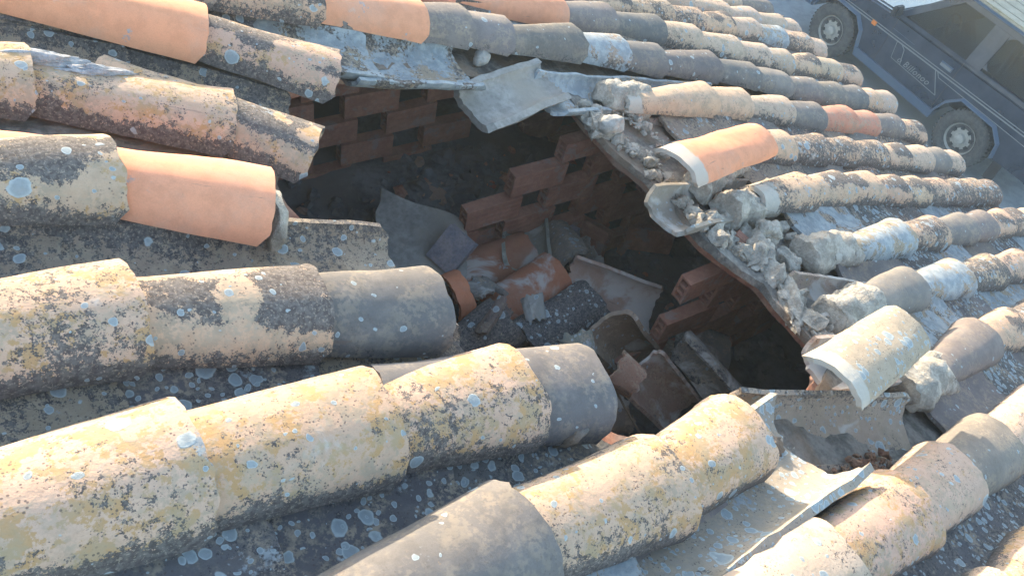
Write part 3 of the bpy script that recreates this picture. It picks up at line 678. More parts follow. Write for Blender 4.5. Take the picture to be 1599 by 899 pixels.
board('cement_board', [pz(597, 296, 3.80), pz(728, 345, 3.76), pz(730, 445, 3.70), pz(568, 425, 3.72)], 0.025, SLAB, 'big grey cement board fallen into the left of the hole', 'board', 1)

def hollow_brick(c, ax, upv, L, T, H, label, seed, group=None, mat=BRICK):
    bm = bmesh.new(); brick_bm(bm, L, T, H, Matrix.Identity(4), seed, 3, 0.002)
    o = obj('hollow_brick', bm_mesh('hollow_brick', bm, False), mat); o.matrix_world = frame(Vector(c), ax, upv)
    return tag(o, label, 'brick', group)
GB = mat_mix('bluish_fired_clay', (0.25, 0.24, 0.27), (0.34, 0.30, 0.31), 20, None, 0.3, 0.003)
hollow_brick(pz(706, 390, 3.76), (0.5, 0.1, 0.55), (-0.6, -0.4, 0.6), 0.13, 0.105, 0.05, 'bluish grey hollow brick standing against the cement board', 3, mat=GB)
hollow_brick(pz(770, 372, 3.60), (1, -0.05, 0.05), (0, 0.5, 0.9), 0.2, 0.045, 0.10, 'fallen dusty brick leaning behind the bowl-like tile', 4)
hollow_brick(pz(918, 368, 3.50), (0.3, -0.8, 0.1), (0.4, 0, 0.9), 0.17, 0.05, 0.12, 'fallen dark red brick on the attic floor behind the pile', 5)
hollow_brick(pz(868, 366, 3.55), (0.25, -1, 0.35), (0.97, 0.25, 0.1), 0.15, 0.06, 0.11, 'dark hollow brick with its three open cells facing up, behind the pile', 6, mat=GB)
hollow_brick(pz(1012, 372, 3.42), (1, -0.6, 0.0), (0, 0.3, 0.9), 0.2, 0.05, 0.1, 'half hidden dark brick on the attic floor right of the pile', 7)
hollow_brick(pz(640, 150, 3.55), (1, 0.1, 0.0), (0, 0.2, 1), 0.2, 0.06, 0.1, 'fallen brick beside the far brick wall', 8)
hollow_brick(pz(735, 350, 3.56), (0.8, 0.5, 0.0), (0, 0.2, 1), 0.16, 0.05, 0.1, 'half brick below the end of the middle brick wall', 9)
hollow_brick(pz(560, 345, 3.50), (0.3, 0.9, 0.1), (0.9, -0.3, 0.4), 0.24, 0.05, 0.12, 'dark red brick half hidden behind the cement board', 10)
hollow_brick(rz(1163, 398, -0.125), WD((0.55, -0.85, -0.15)), WD((0.5, 0.4, 0.8)), 0.13, 0.04, 0.08, 'broken brick with an orange face wedged in mortar on the right rim', 11)

# ------------------------------------------------------------------ mortar cores, lumps and stones on the rim
MC = [0]
def core(a, b, r, label, sunny=False, seed=1):
    """mortar filling left where cover tiles have come off"""
    a, b = Vector(a), Vector(b); bm = bmesh.new(); L = (b - a).length; n = max(5, int(L / 0.012)); k = 26
    rows_ = []
    for i in range(n + 1):
        u = i / n; ring = []
        e = 1 - 0.15 * (abs(2 * u - 1) ** 8)
        for j in range(k):
            th = 2 * math.pi * j / k
            p = Vector((u * L, r * 0.90 * e * math.sin(th), r * 0.80 * e * max(-0.45, math.cos(th))))
            q = p * 18 + Vector((seed * 9.1, 0, 0))
            d = 0.020 * noise.noise(q * 0.6) + 0.014 * noise.noise(q * 1.7) + 0.007 * noise.noise(q * 4.3)
            p += Vector((0.6 * d, d * math.sin(th) * 1.2, d * math.cos(th) * 1.2)); ring.append(bm.verts.new(p))
        rows_.append(ring)
    for i in range(n):
        for j in range(k): bm.faces.new((rows_[i][j], rows_[i + 1][j], rows_[i + 1][(j + 1) % k], rows_[i][(j + 1) % k]))
    bm.faces.new(rows_[0]); bm.faces.new(rows_[-1][::-1])
    o = obj('mortar_core', bm_mesh('mortar_core', bm, True, 60), MORT)
    o.matrix_world = frame(W(a), WD(b - a), N); return tag(o, label, 'mortar', 'mortar left where cover tiles came off')
def cc(px, py, wd=0.07): return centre(px, py, wd, wd * 0.95)
core(centre(948, 126, .06, .06), centre(1010, 130, .065, .065), 0.066, 'mortar plug filling the upper end of the pale cover row by the stones', seed=2)
core(cc(1128, 292), cc(1215, 280), 0.068, 'cracked mortar plug at the end of the black and cream row under the orange tile', seed=3)
core(cc(1250, 365), cc(1312, 358), 0.070, 'pale mortar plug at the end of the row right of the lumps', seed=4)
core(cc(1282, 455), cc(1335, 440), 0.070, 'sunlit mortar plug standing at the end of a grey row above the pinkish hollow end', seed=5)
core(cc(1385, 572), cc(1445, 545), 0.072, 'cracked mortar plug under the loose spotted tile', seed=6)
core(cc(1085, 258), cc(1150, 222), 0.062, 'crumbled mortar under the loose orange tile', seed=7)
core(centre(405, 290, .06, .06), centre(428, 292, .06, .06), 0.072, 'grey mortar plug showing from under the end of the lower orange tile', seed=8)
lump('mortar_lump', rz(1200, 362, -0.055), (0.048, 0.036, 0.036), 31, MORT, 'rounded mortar lump on the right rim, topmost of the lumps with sun on it', 'mortar', rough=0.45)
lump('mortar_lump', rz(1185, 395, -0.085), (0.055, 0.045, 0.04), 32, MORT, 'grey mortar lump under the sunlit one on the right rim', 'mortar', rough=0.5)
lump('mortar_lump', rz(1228, 408, -0.09), (0.045, 0.035, 0.03), 33, MORT, 'dark-hollowed mortar lump right of the wedged orange brick', 'mortar', rough=0.5)
lump('mortar_lump', rz(1145, 340, -0.085), (0.075, 0.04, 0.04), 34, MORT, 'long cracked mortar chunk hanging below the jutting grey tile end', 'mortar', rough=0.35)
lump('mortar_lump', rz(1122, 388, -0.13), (0.03, 0.024, 0.035), 35, STONE, 'bluish grey mortar drop hanging from the right rim', 'mortar', rough=0.4)
lump('mortar_lump', rz(1218, 355, -0.09), (0.03, 0.02, 0.02), 36, MORT, 'small mortar pebble under the black and cream row end', 'mortar', rough=0.3)
lump('mortar_lump', rz(1235, 475, -0.095), (0.085, 0.028, 0.02), 37, MORT, 'mortar smear along the clay board edge of the lower right rim', 'mortar', rough=0.5)
lump('mortar_lump', rz(1180, 695, -0.08), (0.045, 0.035, 0.03), 38, MORTD, 'mossy brown mortar lump beside the sunlit lip', 'mortar', rough=0.6)
lump('mortar_lump', rz(880, 660, -0.07), (0.05, 0.05, 0.022), 39, MORTD, 'dark crumbly mortar heap at the end of the blue-spotted gutter', 'mortar', rough=0.6)
lump('stone', rz(953, 196, -0.07), (0.048, 0.036, 0.034), 41, STONE, 'big rounded grey stone on the far rim', 'stone', rough=0.22, angular=0.3)
lump('stone', rz(931, 173, -0.085), (0.024, 0.021, 0.018), 42, STONE, 'small pale stone beside the big one', 'stone', rough=0.25)
lump('stone', rz(912, 163, -0.09), (0.020, 0.018, 0.015), 43, MORT, 'smallest grey stone on the far rim, left of the pale one', 'stone', rough=0.3)
lump('stone', rz(752, 90, -0.075), (0.034, 0.024, 0.022), 44, STONE, 'rounded stone lodged under the grey covers above the tipped gutter tile', 'stone', rough=0.2)
lump('stone', rz(1035, 240, -0.085), (0.024, 0.018, 0.014), 45, MORT, 'stone under the white end of the orange tile', 'stone', rough=0.3)
lump('stone', rz(1235, 370, -0.08), (0.022, 0.017, 0.014), 46, MORT, 'pebble between the rounded lump and the mortar plug', 'stone', rough=0.3)

xr = Matrix((WD((1, 0.0, 0)), WD((0, 1, 0)), WD((0, 0, 1)))).transposed()
lump('mortar_lump', rz(62, 92, -0.03), (0.075, 0.016, 0.014), 51, MORTJ, 'white mortar smear between the big orange tile and the cream row, far left', 'mortar', rough=0.6, rot=xr)
lump('mortar_lump', rz(150, 112, -0.03), (0.05, 0.012, 0.010), 52, MORTJ, 'thin white mortar smear along the crest of the cream row, far left', 'mortar', rough=0.6, rot=xr)
lump('mortar_lump', rz(1105, 352, -0.10), (0.05, 0.03, 0.035), 53, MORT, 'grey mortar chunk under the jutting tile end, at the very edge', 'mortar', rough=0.5)
lump('mortar_lump', rz(1165, 372, -0.10), (0.04, 0.03, 0.03), 54, MORT, 'grey mortar chunk left of the sunlit lump on the right rim', 'mortar', rough=0.55)
lump('mortar_lump', rz(1260, 500, -0.10), (0.035, 0.03, 0.022), 55, MORT, 'crumbly mortar chunk left of the pinkish hollow end', 'mortar', rough=0.55)
# grit and crumbs, uncountable
def crumbs(label, spots, smin, smax, mat, seed, name='rubble'):
    rr = random.Random(seed); bm = bmesh.new()
    for fn, n in spots:
        for _ in range(n):
            c, k = fn(rr); s_ = smin + (smax - smin) * rr.random() ** 2.5 * k
            lump_bm(bm, c, (s_ * rr.uniform(.7, 1.3), s_ * rr.uniform(.6, 1.1), s_ * rr.uniform(.4, .8)), rr.randint(1, 9999), 1 if s_ < 0.016 else 2, 0.75)
    o = obj(name, bm_mesh(name, bm, True, 14), mat); return tag(o, label, 'rubble', None, 'stuff')
def along(pts, spread, z0):
    def f(rr):
        i = rr.randrange(len(pts) - 1); a, b = un(*pts[i], z0), un(*pts[i + 1], z0); p = a.lerp(b, rr.random())
        return W((p.x + rr.gauss(0, spread), p.y + rr.gauss(0, spread), z0 + rr.uniform(-.004, .008))), 1
    return f
def pile(cx, cy, sx, sy, dz=0.0):
    def f(rr):
        x, y = cx + rr.gauss(0, sx), cy + rr.gauss(0, sy); x = min(-0.6, max(-5.5, x)); y = max(-3.9, min(0.4, y)); return Vector((x, y, attic(x, y) + dz)), 1
    return f
rim = [(915, 175), (960, 215), (1010, 250), (1060, 310), (1110, 365), (1150, 385), (1205, 430), (1250, 480), (1290, 530)]
crumbs('grey mortar crumbs strewn along the broken right rim', [(along(rim, 0.024, ZD + 0.0), 520), (along([(960, 170), (1040, 225), (1100, 250)], 0.02, ZD + .02), 120), (along([(1180, 680), (1230, 720)], 0.02, ZD), 60), (along([(850, 680), (905, 650)], 0.02, ZD + 0.01), 90)], 0.003, 0.019, MORT, 5)
crumbs('pale mortar chunks bonded along the broken right rim', [(along(rim, 0.020, ZD + 0.004), 95)], 0.014, 0.040, MORT, 15)
crumbs('grey rubble strewn over the attic floor', [(pile(-2.7, -0.98, 0.35, 0.13), 260), (pile(-2.6, -1.6, 0.35, 0.2), 900), (pile(-1.9, -1.6, 0.4, 0.3), 260), (pile(-2.8, -1.7, 0.2, 0.12, 0.05), 120)], 0.006, 0.045, CONC, 6)
crumbs('broken red brick and tile chips strewn over the attic floor', [(pile(-2.7, -0.98, 0.3, 0.10), 70), (pile(-2.6, -1.6, 0.35, 0.2), 150)], 0.006, 0.035, BOARD, 7)
crumbs('reddish clay crumbs packed in the small opening beside the lowest row', [(along([(1250, 800), (1290, 770), (1340, 735), (1385, 715)], 0.016, -0.092), 200)], 0.003, 0.016, EARTH, 8)
crumbs('loose grit fallen under the loose tiles', [(along([(1120, 235), (1200, 235), (1260, 245)], 0.012, -0.075), 60), (along([(1385, 600), (1440, 610)], 0.012, -0.07), 60)], 0.002, 0.008, MORT, 9)

def tube(name, pts, r, mat, label, cat):
    bm = bmesh.new(); rings = []; n = len(pts)
    P = [Vector(p) for p in pts]
    for i, p in enumerate(P):
        d = (P[min(i + 1, n - 1)] - P[max(i - 1, 0)]).normalized(); a = d.orthogonal().normalized(); b = d.cross(a)
        rings.append([bm.verts.new(p + (a * math.cos(q * math.pi / 4) + b * math.sin(q * math.pi / 4)) * r) for q in range(8)])
    for i in range(n - 1):
        for j in range(8): bm.faces.new((rings[i][j], rings[i + 1][j], rings[i + 1][(j + 1) % 8], rings[i][(j + 1) % 8]))
    bm.faces.new(rings[0]); bm.faces.new(rings[-1][::-1])
    o = obj(name, bm_mesh(name, bm), mat); return tag(o, label, cat)
CANE = mat_plain('old_cane', (0.22, 0.16, 0.11), 0.8, 0.2)
tube('cane', [pz(960, 605, 3.8), pz(975, 635, 3.76), pz(995, 668, 3.7), pz(1010, 695, 3.66)], 0.0035, CANE, 'straight dry cane in the dark below the brown fragments', 'cane')
tube('cane', [pz(944, 615, 3.66), pz(940, 640, 3.64), pz(945, 662, 3.62), pz(962, 680, 3.6)], 0.004, CANE, 'curved dry cane in the dark beside the straight one', 'cane')

# ------------------------------------------------------------------ street
ASPH = mat_mix('asphalt', (0.25, 0.275, 0.30), (0.29, 0.315, 0.34), 1.2, (0.27, 0.29, 0.31), 0.3, 0.004)
V_, F_ = grid(-120, 120, -120, 120, 12, lambda x, y: 0.0)
o = obj('ground', mesh('ground', V_, F_, False), ASPH); tag(o, kind='structure')
o = obj('pavement', prism([(-0.18, -40, 0.004), (1.0, -40, 0.004), (1.0, -40, 0.13), (-0.18, -40, 0.13)], (0, 80, 0)), mat_mix('pavement_concrete', (0.22, 0.21, 0.2), (0.27, 0.26, 0.25), 5)); tag(o, kind='structure')

# neighbouring house up the street that keeps the parked car in the shade
def house(x0, x1, y0, y1, h, label, seed):
    r_ = empty('neighbour_house', ((x0 + x1) / 2, (y0 + y1) / 2, 0)); tag(r_, label, 'house'); bpy.context.view_layer.update()
    bm = bmesh.new(); box_bm(bm, (x0, y0, 0), (x1, y1, h)); adopt(obj('wall', bm_mesh('wall', bm, False), PLAST), r_)
    bm = bmesh.new(); e = 0.35; vs = [(x0 - e, y0 - e, h), (x1 + e, y0 - e, h), (x1 + e, y1 + e, h), (x0 - e, y1 + e, h), (x0 - e, (y0 + y1) / 2, h + 1.1), (x1 + e, (y0 + y1) / 2, h + 1.1)]
    bv = [bm.verts.new(v) for v in vs]
    for f in ((0, 1, 5, 4), (2, 3, 4, 5), (0, 4, 3), (1, 2, 5), (3, 2, 1, 0)): bm.faces.new([bv[i] for i in f])
    adopt(obj('roof', bm_mesh('roof', bm, False), BOARD), r_)
    DG = mat_plain('window_glass', (0.03, 0.035, 0.04), 0.1, 0.6); WH = mat_plain('window_frame_paint', (0.5, 0.48, 0.44), 0.5)
    n = max(2, int((x1 - x0) / 2.6))
    for k in range(n):
        for z in (1.0, 3.7):
            if z + 1.3 > h: continue
            xc = x0 + (x1 - x0) * (k + .5) / n; bm = bmesh.new(); box_bm(bm, (xc - .5, y0 - .05, z), (xc + .5, y0 + .02, z + 1.25)); f = adopt(obj('window', bm_mesh('window', bm, False), WH), r_)
            bm = bmesh.new(); box_bm(bm, (xc - .43, y0 - .06, z + .07), (xc + .43, y0 - .052, z + 1.18)); p = obj('pane', bm_mesh('pane', bm, False), DG); bpy.context.view_layer.update(); adopt(p, f)
    return r_
house(2.2, 16, 9.5, 16, 5.6, 'plastered house up the street that shades the parked car', 1)

# ------------------------------------------------------------------ air volume added to imitate the veil of looking towards the sun
hz = bmesh.new(); box_bm(hz, (-124, -124, -1.0), (124, 124, 7.2))
HM = bpy.data.materials.new('veil_air'); HM.use_nodes = True; ht = HM.node_tree; ht.nodes.clear()
ho = ht.nodes.new('ShaderNodeOutputMaterial'); hv = ht.nodes.new('ShaderNodeVolumePrincipled')
hv.inputs['Density'].default_value = 0.006; hv.inputs['Color'].default_value = (0.72, 0.87, 1.0, 1); hv.inputs['Anisotropy'].default_value = 0.3
ht.links.new(hv.outputs[0], ho.inputs['Volume'])
o = obj('lens_veil', bm_mesh('lens_veil', hz, False), HM); tag(o, kind='stuff')

# ------------------------------------------------------------------ parked off-road car (local: x forward from the rear axle, y to its left, z up)
PAINT = mat_plain('dark_blue_paint', (0.014, 0.022, 0.040), 0.25, 0.5, 0.0, 0.5, 3, 0.8)
TRIM = mat_plain('blue_grey_trim', (0.07, 0.105, 0.16), 0.4, 0.5)
BLK = mat_plain('black_plastic', (0.03, 0.03, 0.033), 0.6, 0.4)
RUB = mat_mix('tyre_rubber', (0.075, 0.075, 0.078), (0.11, 0.11, 0.11), 20, None, 0.3, 0.003)
RIMM = mat_plain('dusty_wheel_steel', (0.30, 0.29, 0.27), 0.5, 0.5, 0.1, 0.4, 20)
STR = mat_plain('silver_stripe', (0.20, 0.215, 0.225), 0.35, 0.5)
ORG = mat_plain('orange_lens', (0.75, 0.22, 0.03), 0.3, 0.5)
TAN = mat_mix('roof_sky_reflection_tan', (0.36, 0.30, 0.20), (0.42, 0.36, 0.26), 2, None, 0.1, 0.002, 0.5, 0.5)  # tan base colour stands in for sky reflected on the car roof
def glass():
    s = NB('car_glass'); s.fin((0.5, 0.55, 0.55), 0.03, None, 0.6); tr = s.n('ShaderNodeBsdfTransparent'); tr.inputs[0].default_value = (0.42, 0.46, 0.46, 1)
    gl = s.n('ShaderNodeBsdfGlossy'); gl.inputs['Roughness'].default_value = 0.04; fr = s.n('ShaderNodeFresnel'); fr.inputs[0].default_value = 1.5
    mx = s.n('ShaderNodeMixShader'); s.put(mx.inputs[0], fr.outputs[0]); s.t.links.new(tr.outputs[0], mx.inputs[1]); s.t.links.new(gl.outputs[0], mx.inputs[2]); s.t.links.new(mx.outputs[0], s.out.inputs[0]); return s.m
GLASS = glass()
SEAT = mat_plain('grey_seat_cloth', (0.16, 0.155, 0.14), 0.9, 0.2); DASH = mat_plain('pale_dust_dashboard', (0.22, 0.22, 0.19), 0.8, 0.3)
CAR = empty('parked_car', (5.9193, 0.4722, 0), (0, 0, rad(88.84)))
tag(CAR, 'dark blue off-road car with tan reflection on its roof parked in the street below', 'car')
def part(name, bm_or_me, mat, parent=CAR, smooth=False, angle=35):
    me = bm_or_me if isinstance(bm_or_me, bpy.types.Mesh) else bm_mesh(name, bm_or_me, smooth, angle)
    me.name = name; return obj(name, me, mat, parent)
def side_prism(pts, y0, y1, lean=None):
    """polygon in (x,z) extruded across the car; lean(z) shifts y inward"""
    ln = lean or (lambda z: 0); n = len(pts); bm = bmesh.new()
    a = [bm.verts.new((x, y0 - ln(z), z)) for x, z in pts]; b = [bm.verts.new((x, y1 - ln(z), z)) for x, z in pts]
    bm.faces.new(a); bm.faces.new(b[::-1])
    for i in range(n): bm.faces.new((a[i], b[i], b[(i + 1) % n], a[(i + 1) % n]))
    return bm
lean = lambda z: max(0, (z - 1.12)) * 0.20
lower = [(-0.98, 0.46), (-0.44, 0.44), (-0.40, 0.62), (-0.24, 0.76), (0.26, 0.77), (0.42, 0.62), (0.50, 0.42), (1.92, 0.42), (1.99, 0.64), (2.14, 0.78), (2.62, 0.79), (2.78, 0.64), (2.84, 0.50),
         (2.98, 0.50), (3.02, 0.86), (2.96, 1.00), (1.70, 1.09), (-1.00, 1.16)]
bm = side_prism(lower, 0.0, -1.66)
bmesh.ops.recalc_face_normals(bm, faces=bm.faces)
bmesh.ops.bevel(bm, geom=[e for e in bm.edges if abs(e.verts[0].co.y - e.verts[1].co.y) < .01 and min(v.co.z for v in e.verts) > 0.84], offset=0.035, segments=3, affect='EDGES')
body = part('body', bm, PAINT, smooth=True, angle=40)
# sheet-metal seam lines, door, sill
bm = side_prism([(0.545, 0.47), (0.553, 0.47), (0.548, 1.13), (0.540, 1.13)], 0.004, -0.002); part('door_seam', bm, BLK)
bm = side_prism([(1.600, 0.47), (1.607, 0.47), (1.607, 1.09), (1.600, 1.09)], 0.004, -0.002); part('door_seam', bm, BLK)
bm = side_prism([(0.50, 0.33), (1.90, 0.33), (1.93, 0.44), (0.48, 0.44)], 0.03, -0.12); part('side_sill', bm, TRIM)
bm = side_prism([(1.22, 0.93), (1.60, 0.93), (1.60, 0.935), (1.22, 0.935)], 0.004, 0.0); part('crease', bm, TRIM)
def flare(cx, pts):
    n = len(pts); bm = bmesh.new(); out = []
    for i, (x, z) in enumerate(pts):
        k = 1.0; dx, dz = x - cx, z - 0.30; l = math.hypot(dx, dz); ux, uzz = dx / l, dz / l
        out.append([bm.verts.new(v) for v in ((x, 0.003, z), (x, 0.05, z), (x + ux * .014, 0.048, z + uzz * .014), (x + ux * .034, 0.003, z + uzz * .034))])
    for i in range(n - 1):
        for j in range(4): bm.faces.new((out[i][j], out[i + 1][j], out[i + 1][(j + 1) % 4], out[i][(j + 1) % 4]))
    bm.faces.new(out[0]); bm.faces.new(out[-1][::-1]); return bm
part('wheel_arch', flare(0.02, [(-0.44, 0.44), (-0.40, 0.62), (-0.24, 0.76), (0.26, 0.77), (0.42, 0.62), (0.50, 0.42)]), TRIM)
part('wheel_arch', flare(2.38, [(1.92, 0.42), (1.99, 0.64), (2.14, 0.78), (2.62, 0.79), (2.78, 0.64), (2.84, 0.50)]), TRIM)
bm = side_prism([(-0.6, 0.45), (2.85, 0.45), (2.85, 0.85), (-0.6, 0.85)], -0.32, -1.34); part('underbody', bm, BLK)
# stripes along the waist and the badge frame on the door
def strip(p, q, wd, y=0.006, mat=STR, name='stripe'):
    d = Vector((q[0] - p[0], q[1] - p[1])).normalized(); n_ = Vector((-d.y, d.x)) * wd / 2
    pts = [(p[0] + n_.x, p[1] + n_.y), (q[0] + n_.x, q[1] + n_.y), (q[0] - n_.x, q[1] - n_.y), (p[0] - n_.x, p[1] - n_.y)]
    return side_prism(pts, y, y - 0.005)
def strips(segs, name, mat=STR):
    bm = bmesh.new()
    for k, (p, q, wd) in enumerate(segs):
        b = strip(p, q, wd, 0.006 + 0.0006 * (k % 3)); me = bpy.data.meshes.new('t'); b.to_mesh(me); b.free(); bm.from_mesh(me); bpy.data.meshes.remove(me)
    return part(name, bm, mat)
strips([((2.98, 0.80), (-0.98, 0.90), 0.016), ((2.98, 0.835), (-0.98, 0.935), 0.010)], 'waist_stripe')
strips([((1.45, 0.845), (1.40, 0.62), 0.008), ((1.40, 0.62), (0.60, 0.60), 0.008), ((0.60, 0.60), (0.80, 0.865), 0.010), ((1.24, 0.62), (1.30, 0.80), 0.010), ((1.30, 0.80), (1.38, 0.848), 0.010), ((0.76, 0.86), (0.70, 0.80), 0.007), ((0.70, 0.80), (-0.95, 0.80), 0.007)], 'badge_frame')
tc_ = bpy.data.curves.new('lettering', 'FONT'); tc_.body = 'o Billonoo'; tc_.size = 0.115; tc_.shear = 0.3; tc_.extrude = 0.002; tc_.space_character = 1.12
to = bpy.data.objects.new('lettering', tc_); COL.objects.link(to); bpy.context.view_layer.update()
tme = bpy.data.meshes.new_from_object(to.evaluated_get(bpy.context.evaluated_depsgraph_get())); COL.objects.unlink(to); bpy.data.objects.remove(to)
o = obj('lettering', tme, None, CAR); tme.materials.clear(); tme.materials.append(STR)
# text x runs toward the rear (-x), up = z, faces +y
o.matrix_local = Matrix.Translation((1.31, 0.010, 0.635)) @ Matrix(((-1, 0, 0, 0), (0, 0, 1, 0), (0, 1, 0, 0), (0, 0, 0, 1)))
bm = side_prism([(1.84, 0.81), (1.91, 0.81), (1.91, 0.865), (1.84, 0.865)], 0.02, 0.0); part('indicator', bm, ORG)
bm = side_prism([(0.62, 0.955), (0.78, 0.955), (0.78, 0.985), (0.62, 0.985)], 0.035, 0.012); h_ = part('door_handle', bm, STR)
bm = side_prism([(0.61, 0.935), (0.79, 0.935), (0.79, 1.0), (0.61, 1.0)], 0.008, 0.0); part('handle_recess', bm, TRIM)
bm = side_prism([(2.86, 0.48), (3.14, 0.46), (3.16, 0.62), (2.86, 0.66)], 0.03, -1.69); bmesh.ops.bevel(bm, geom=bm.edges[:], offset=0.02, segments=2, affect='EDGES'); part('front_bumper', bm, TRIM)
bm = side_prism([(-1.12, 0.46), (-0.95, 0.46), (-0.95, 0.60), (-1.12, 0.60)], 0.02, -1.68); part('rear_bumper', bm, BLK)
bm = side_prism([(-0.62, 0.16), (-0.50, 0.16), (-0.48, 0.48), (-0.60, 0.48)], -0.05, -0.08); part('mud_flap', bm, BLK)
# cabin: side frames with window openings, windscreen pillars, roof
def frame_side(y0, y1):
    bm = bmesh.new()
    def add(pts):
        b = side_prism(pts, y0, y1, lean if y0 > -0.8 else (lambda z: -lean(z))); me = bpy.data.meshes.new('t'); b.to_mesh(me); b.free(); bm.from_mesh(me); bpy.data.meshes.remove(me)
    add([(1.70, 1.08), (1.60, 1.08), (1.02, 1.655), (1.10, 1.72)])            # windscreen pillar
    add([(0.56, 1.152), (0.34, 1.152), (0.34, 1.64), (0.56, 1.64)])              # door pillar
    add([(-0.66, 1.152), (-1.00, 1.152), (-0.90, 1.64), (-0.66, 1.64)])          # tail pillar
    add([(1.045, 1.642), (-0.90, 1.642), (-0.90, 1.72), (1.10, 1.72)])         # roof rail
    add([(1.68, 1.08), (1.60, 1.13), (-1.0, 1.20), (-1.0, 1.14)])
    for cx, cz, sx, sz in ((0.34, 1.20, -1, 1), (0.34, 1.64, -1, -1), (-0.66, 1.20, 1, 1), (-0.66, 1.64, 1, -1)):
        add([(cx + 0.002 * sx * -1, cz), (cx + 0.09 * sx, cz), (cx + 0.04 * sx, cz + 0.03 * sz), (cx + 0.012 * sx, cz + 0.07 * sz)])
    return bm
part('cabin_side', frame_side(-0.010, -0.060), PAINT); part('cabin_side', frame_side(-1.65, -1.60), PAINT)
def pane(pts, y, ln=lean): return side_prism(pts, y, y - 0.005, ln)
part('door_window', pane([(1.60, 1.12), (0.562, 1.145), (0.562, 1.64), (1.05, 1.64)], -0.03), GLASS)
part('rear_window', pane([(0.335, 1.19), (-0.655, 1.19), (-0.655, 1.64), (0.335, 1.64)], -0.03), GLASS)
part('door_window', pane([(1.60, 1.12), (0.562, 1.145), (0.562, 1.64), (1.05, 1.64)], -1.62, lambda z: -lean(z)), GLASS)
part('rear_window', pane([(0.335, 1.19), (-0.655, 1.19), (-0.655, 1.64), (0.335, 1.64)], -1.62, lambda z: -lean(z)), GLASS)
bm = bmesh.new(); vs = [bm.verts.new(v) for v in ((1.66, -0.06, 1.09), (1.66, -1.60, 1.09), (1.08, -1.49, 1.70), (1.08, -0.17, 1.70))]; bm.faces.new(vs)
r_ = bmesh.ops.extrude_face_region(bm, geom=bm.faces[:]); bmesh.ops.translate(bm, verts=[v for v in r_['geom'] if isinstance(v, bmesh.types.BMVert)], vec=(0.006, 0, 0.006)); part('windscreen', bm, GLASS)
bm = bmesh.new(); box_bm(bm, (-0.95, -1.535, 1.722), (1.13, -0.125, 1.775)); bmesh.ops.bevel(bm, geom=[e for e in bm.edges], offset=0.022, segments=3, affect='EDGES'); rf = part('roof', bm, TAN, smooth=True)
bm = bmesh.new()
for k in range(7): box_bm(bm, (-0.85, -1.42 + k * 0.19, 1.7752), (1.0, -1.408 + k * 0.19, 1.781))
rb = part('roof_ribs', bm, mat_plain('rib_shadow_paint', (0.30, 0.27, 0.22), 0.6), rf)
bm = bmesh.new(); box_bm(bm, (-0.97, -0.135, 1.716), (1.15, -0.105, 1.745)); part('rain_gutter', bm, TRIM)
bm = bmesh.new(); box_bm(bm, (-0.97, -1.555, 1.716), (1.15, -1.525, 1.745)); part('rain_gutter', bm, TRIM)
# interior
bm = bmesh.new(); box_bm(bm, (1.22, -1.55, 0.90), (1.62, -0.10, 1.105)); bmesh.ops.bevel(bm, geom=bm.edges[:], offset=0.04, segments=2, affect='EDGES'); part('dashboard', bm, DASH, smooth=True)
for y in (-0.45, -1.2):
    bm = bmesh.new(); box_bm(bm, (0.55, y - .24, 1.158 - .25), (1.02, y + .24, 1.158 - .10)); bmesh.ops.bevel(bm, geom=bm.edges[:], offset=0.05, segments=3, affect='EDGES'); st_ = part('seat', bm, SEAT, smooth=True)
    bm = bmesh.new(); box_bm(bm, (0.40, y - .23, 1.0), (0.52, y + .23, 1.50), Matrix.Translation((0, 0, 0))); bmesh.ops.bevel(bm, geom=bm.edges[:], offset=0.045, segments=3, affect='EDGES'); part('backrest', bm, SEAT, st_, True)
bm = bmesh.new(); R0, r0 = 0.185, 0.014
mt = Matrix.Translation((1.12, -0.45, 1.16)) @ Matrix.Rotation(rad(-62), 4, 'Y')
ring = []
for i in range(28):
    a = 2 * math.pi * i / 28; ring.append([bm.verts.new(mt @ Vector(((R0 + r0 * math.cos(b)) * math.cos(a), (R0 + r0 * math.cos(b)) * math.sin(a), r0 * math.sin(b)))) for b in [2 * math.pi * j / 8 for j in range(8)]])
for i in range(28):
    for j in range(8): bm.faces.new((ring[i][j], ring[(i + 1) % 28][j], ring[(i + 1) % 28][(j + 1) % 8], ring[i][(j + 1) % 8]))
for a in (0.3, 2.84, -1.57):
    m2 = mt @ Matrix.Rotation(a, 4, 'Z'); box_bm(bm, (0.02, -0.016, -0.008), (R0, 0.016, 0.008), m2)
box_bm(bm, (-0.05, -0.06, -0.02), (0.05, 0.06, 0.02), mt); part('steering_wheel', bm, BLK, smooth=True)
# mirror and wiper
bm = bmesh.new(); box_bm(bm, (1.58, 0.04, 1.12), (1.66, 0.20, 1.26)); bmesh.ops.bevel(bm, geom=bm.edges[:], offset=0.02, segments=2, affect='EDGES'); box_bm(bm, (1.60, -0.01, 1.13), (1.63, 0.045, 1.16)); part('mirror', bm, BLK)
bm = bmesh.new(); box_bm(bm, (1.66, -0.75, 1.115), (1.68, -0.15, 1.125)); part('wiper', bm, BLK)
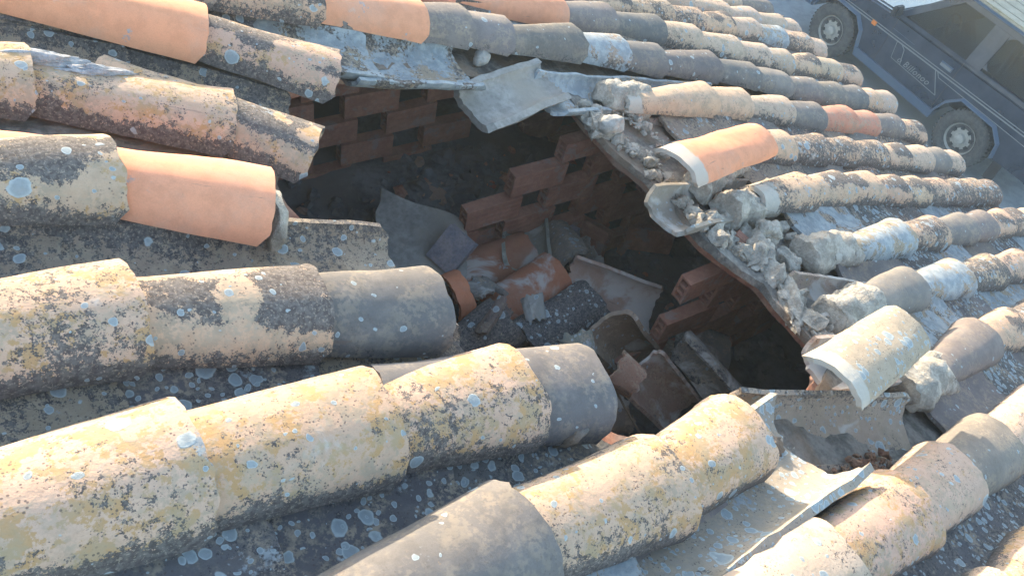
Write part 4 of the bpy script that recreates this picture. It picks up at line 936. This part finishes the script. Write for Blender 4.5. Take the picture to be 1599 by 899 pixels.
# bonnet panel slightly proud
bm = side_prism([(1.74, 1.086), (2.92, 1.002), (2.92, 1.014), (1.74, 1.100)], -0.10, -1.56); part('bonnet', bm, PAINT)
def lathe(prof, n=48):
    bm = bmesh.new(); rings = []
    for y, r in prof: rings.append([bm.verts.new((r * math.cos(2 * math.pi * i / n), y, r * math.sin(2 * math.pi * i / n))) for i in range(n)])
    for a, b in zip(rings, rings[1:]):
        for i in range(n): bm.faces.new((a[i], b[i], b[(i + 1) % n], a[(i + 1) % n]))
    bm.faces.new(rings[0]); bm.faces.new(rings[-1][::-1]); return bm
def wheel(x, y, sgn):
    wr = empty('wheel', (x, y, 0.37)); wr.parent = CAR
    if sgn < 0: wr.rotation_euler = (0, 0, math.pi)
    bm = lathe([(-0.20, 0.20), (-0.20, 0.33), (-0.17, 0.362), (-0.10, 0.37), (-0.05, 0.37), (0.0, 0.358), (0.022, 0.325), (0.026, 0.27), (0.012, 0.215), (-0.02, 0.205)])
    b2 = bm
    for i in range(44):
        m_ = Matrix.Rotation(2 * math.pi * i / 44, 4, 'Y'); box_bm(b2, (0.352, -0.045, -0.013), (0.378, -0.002, 0.013), m_); box_bm(b2, (0.360, -0.15, -0.013), (0.3755, -0.06, 0.013), m_ @ Matrix.Rotation(0.06, 4, 'Y'))
    part('tyre', b2, RUB, wr, True, 60)
    bm = lathe([(-0.18, 0.19), (0.0, 0.207), (0.008, 0.200), (-0.004, 0.190), (-0.030, 0.182), (-0.036, 0.165), (-0.018, 0.135), (-0.020, 0.085), (-0.018, 0.070), (0.022, 0.062), (0.030, 0.040), (0.030, 0.005)])
    part('rim', bm, RIMM, wr, True, 50)
    for i in range(8):
        if sgn < 0: break
        b3 = bmesh.new(); m_ = Matrix.Rotation(2 * math.pi * (i + .5) / 8, 4, 'Y'); box_bm(b3, (0.118, -0.060, -0.022), (0.162, -0.006, 0.022), m_); part('vent_hole', b3, BLK, wr)
    return wr
wheel(0, 0.0, 1); wheel(2.4, 0.0, 1); wheel(0, -1.66, -1); wheel(2.4, -1.66, -1)
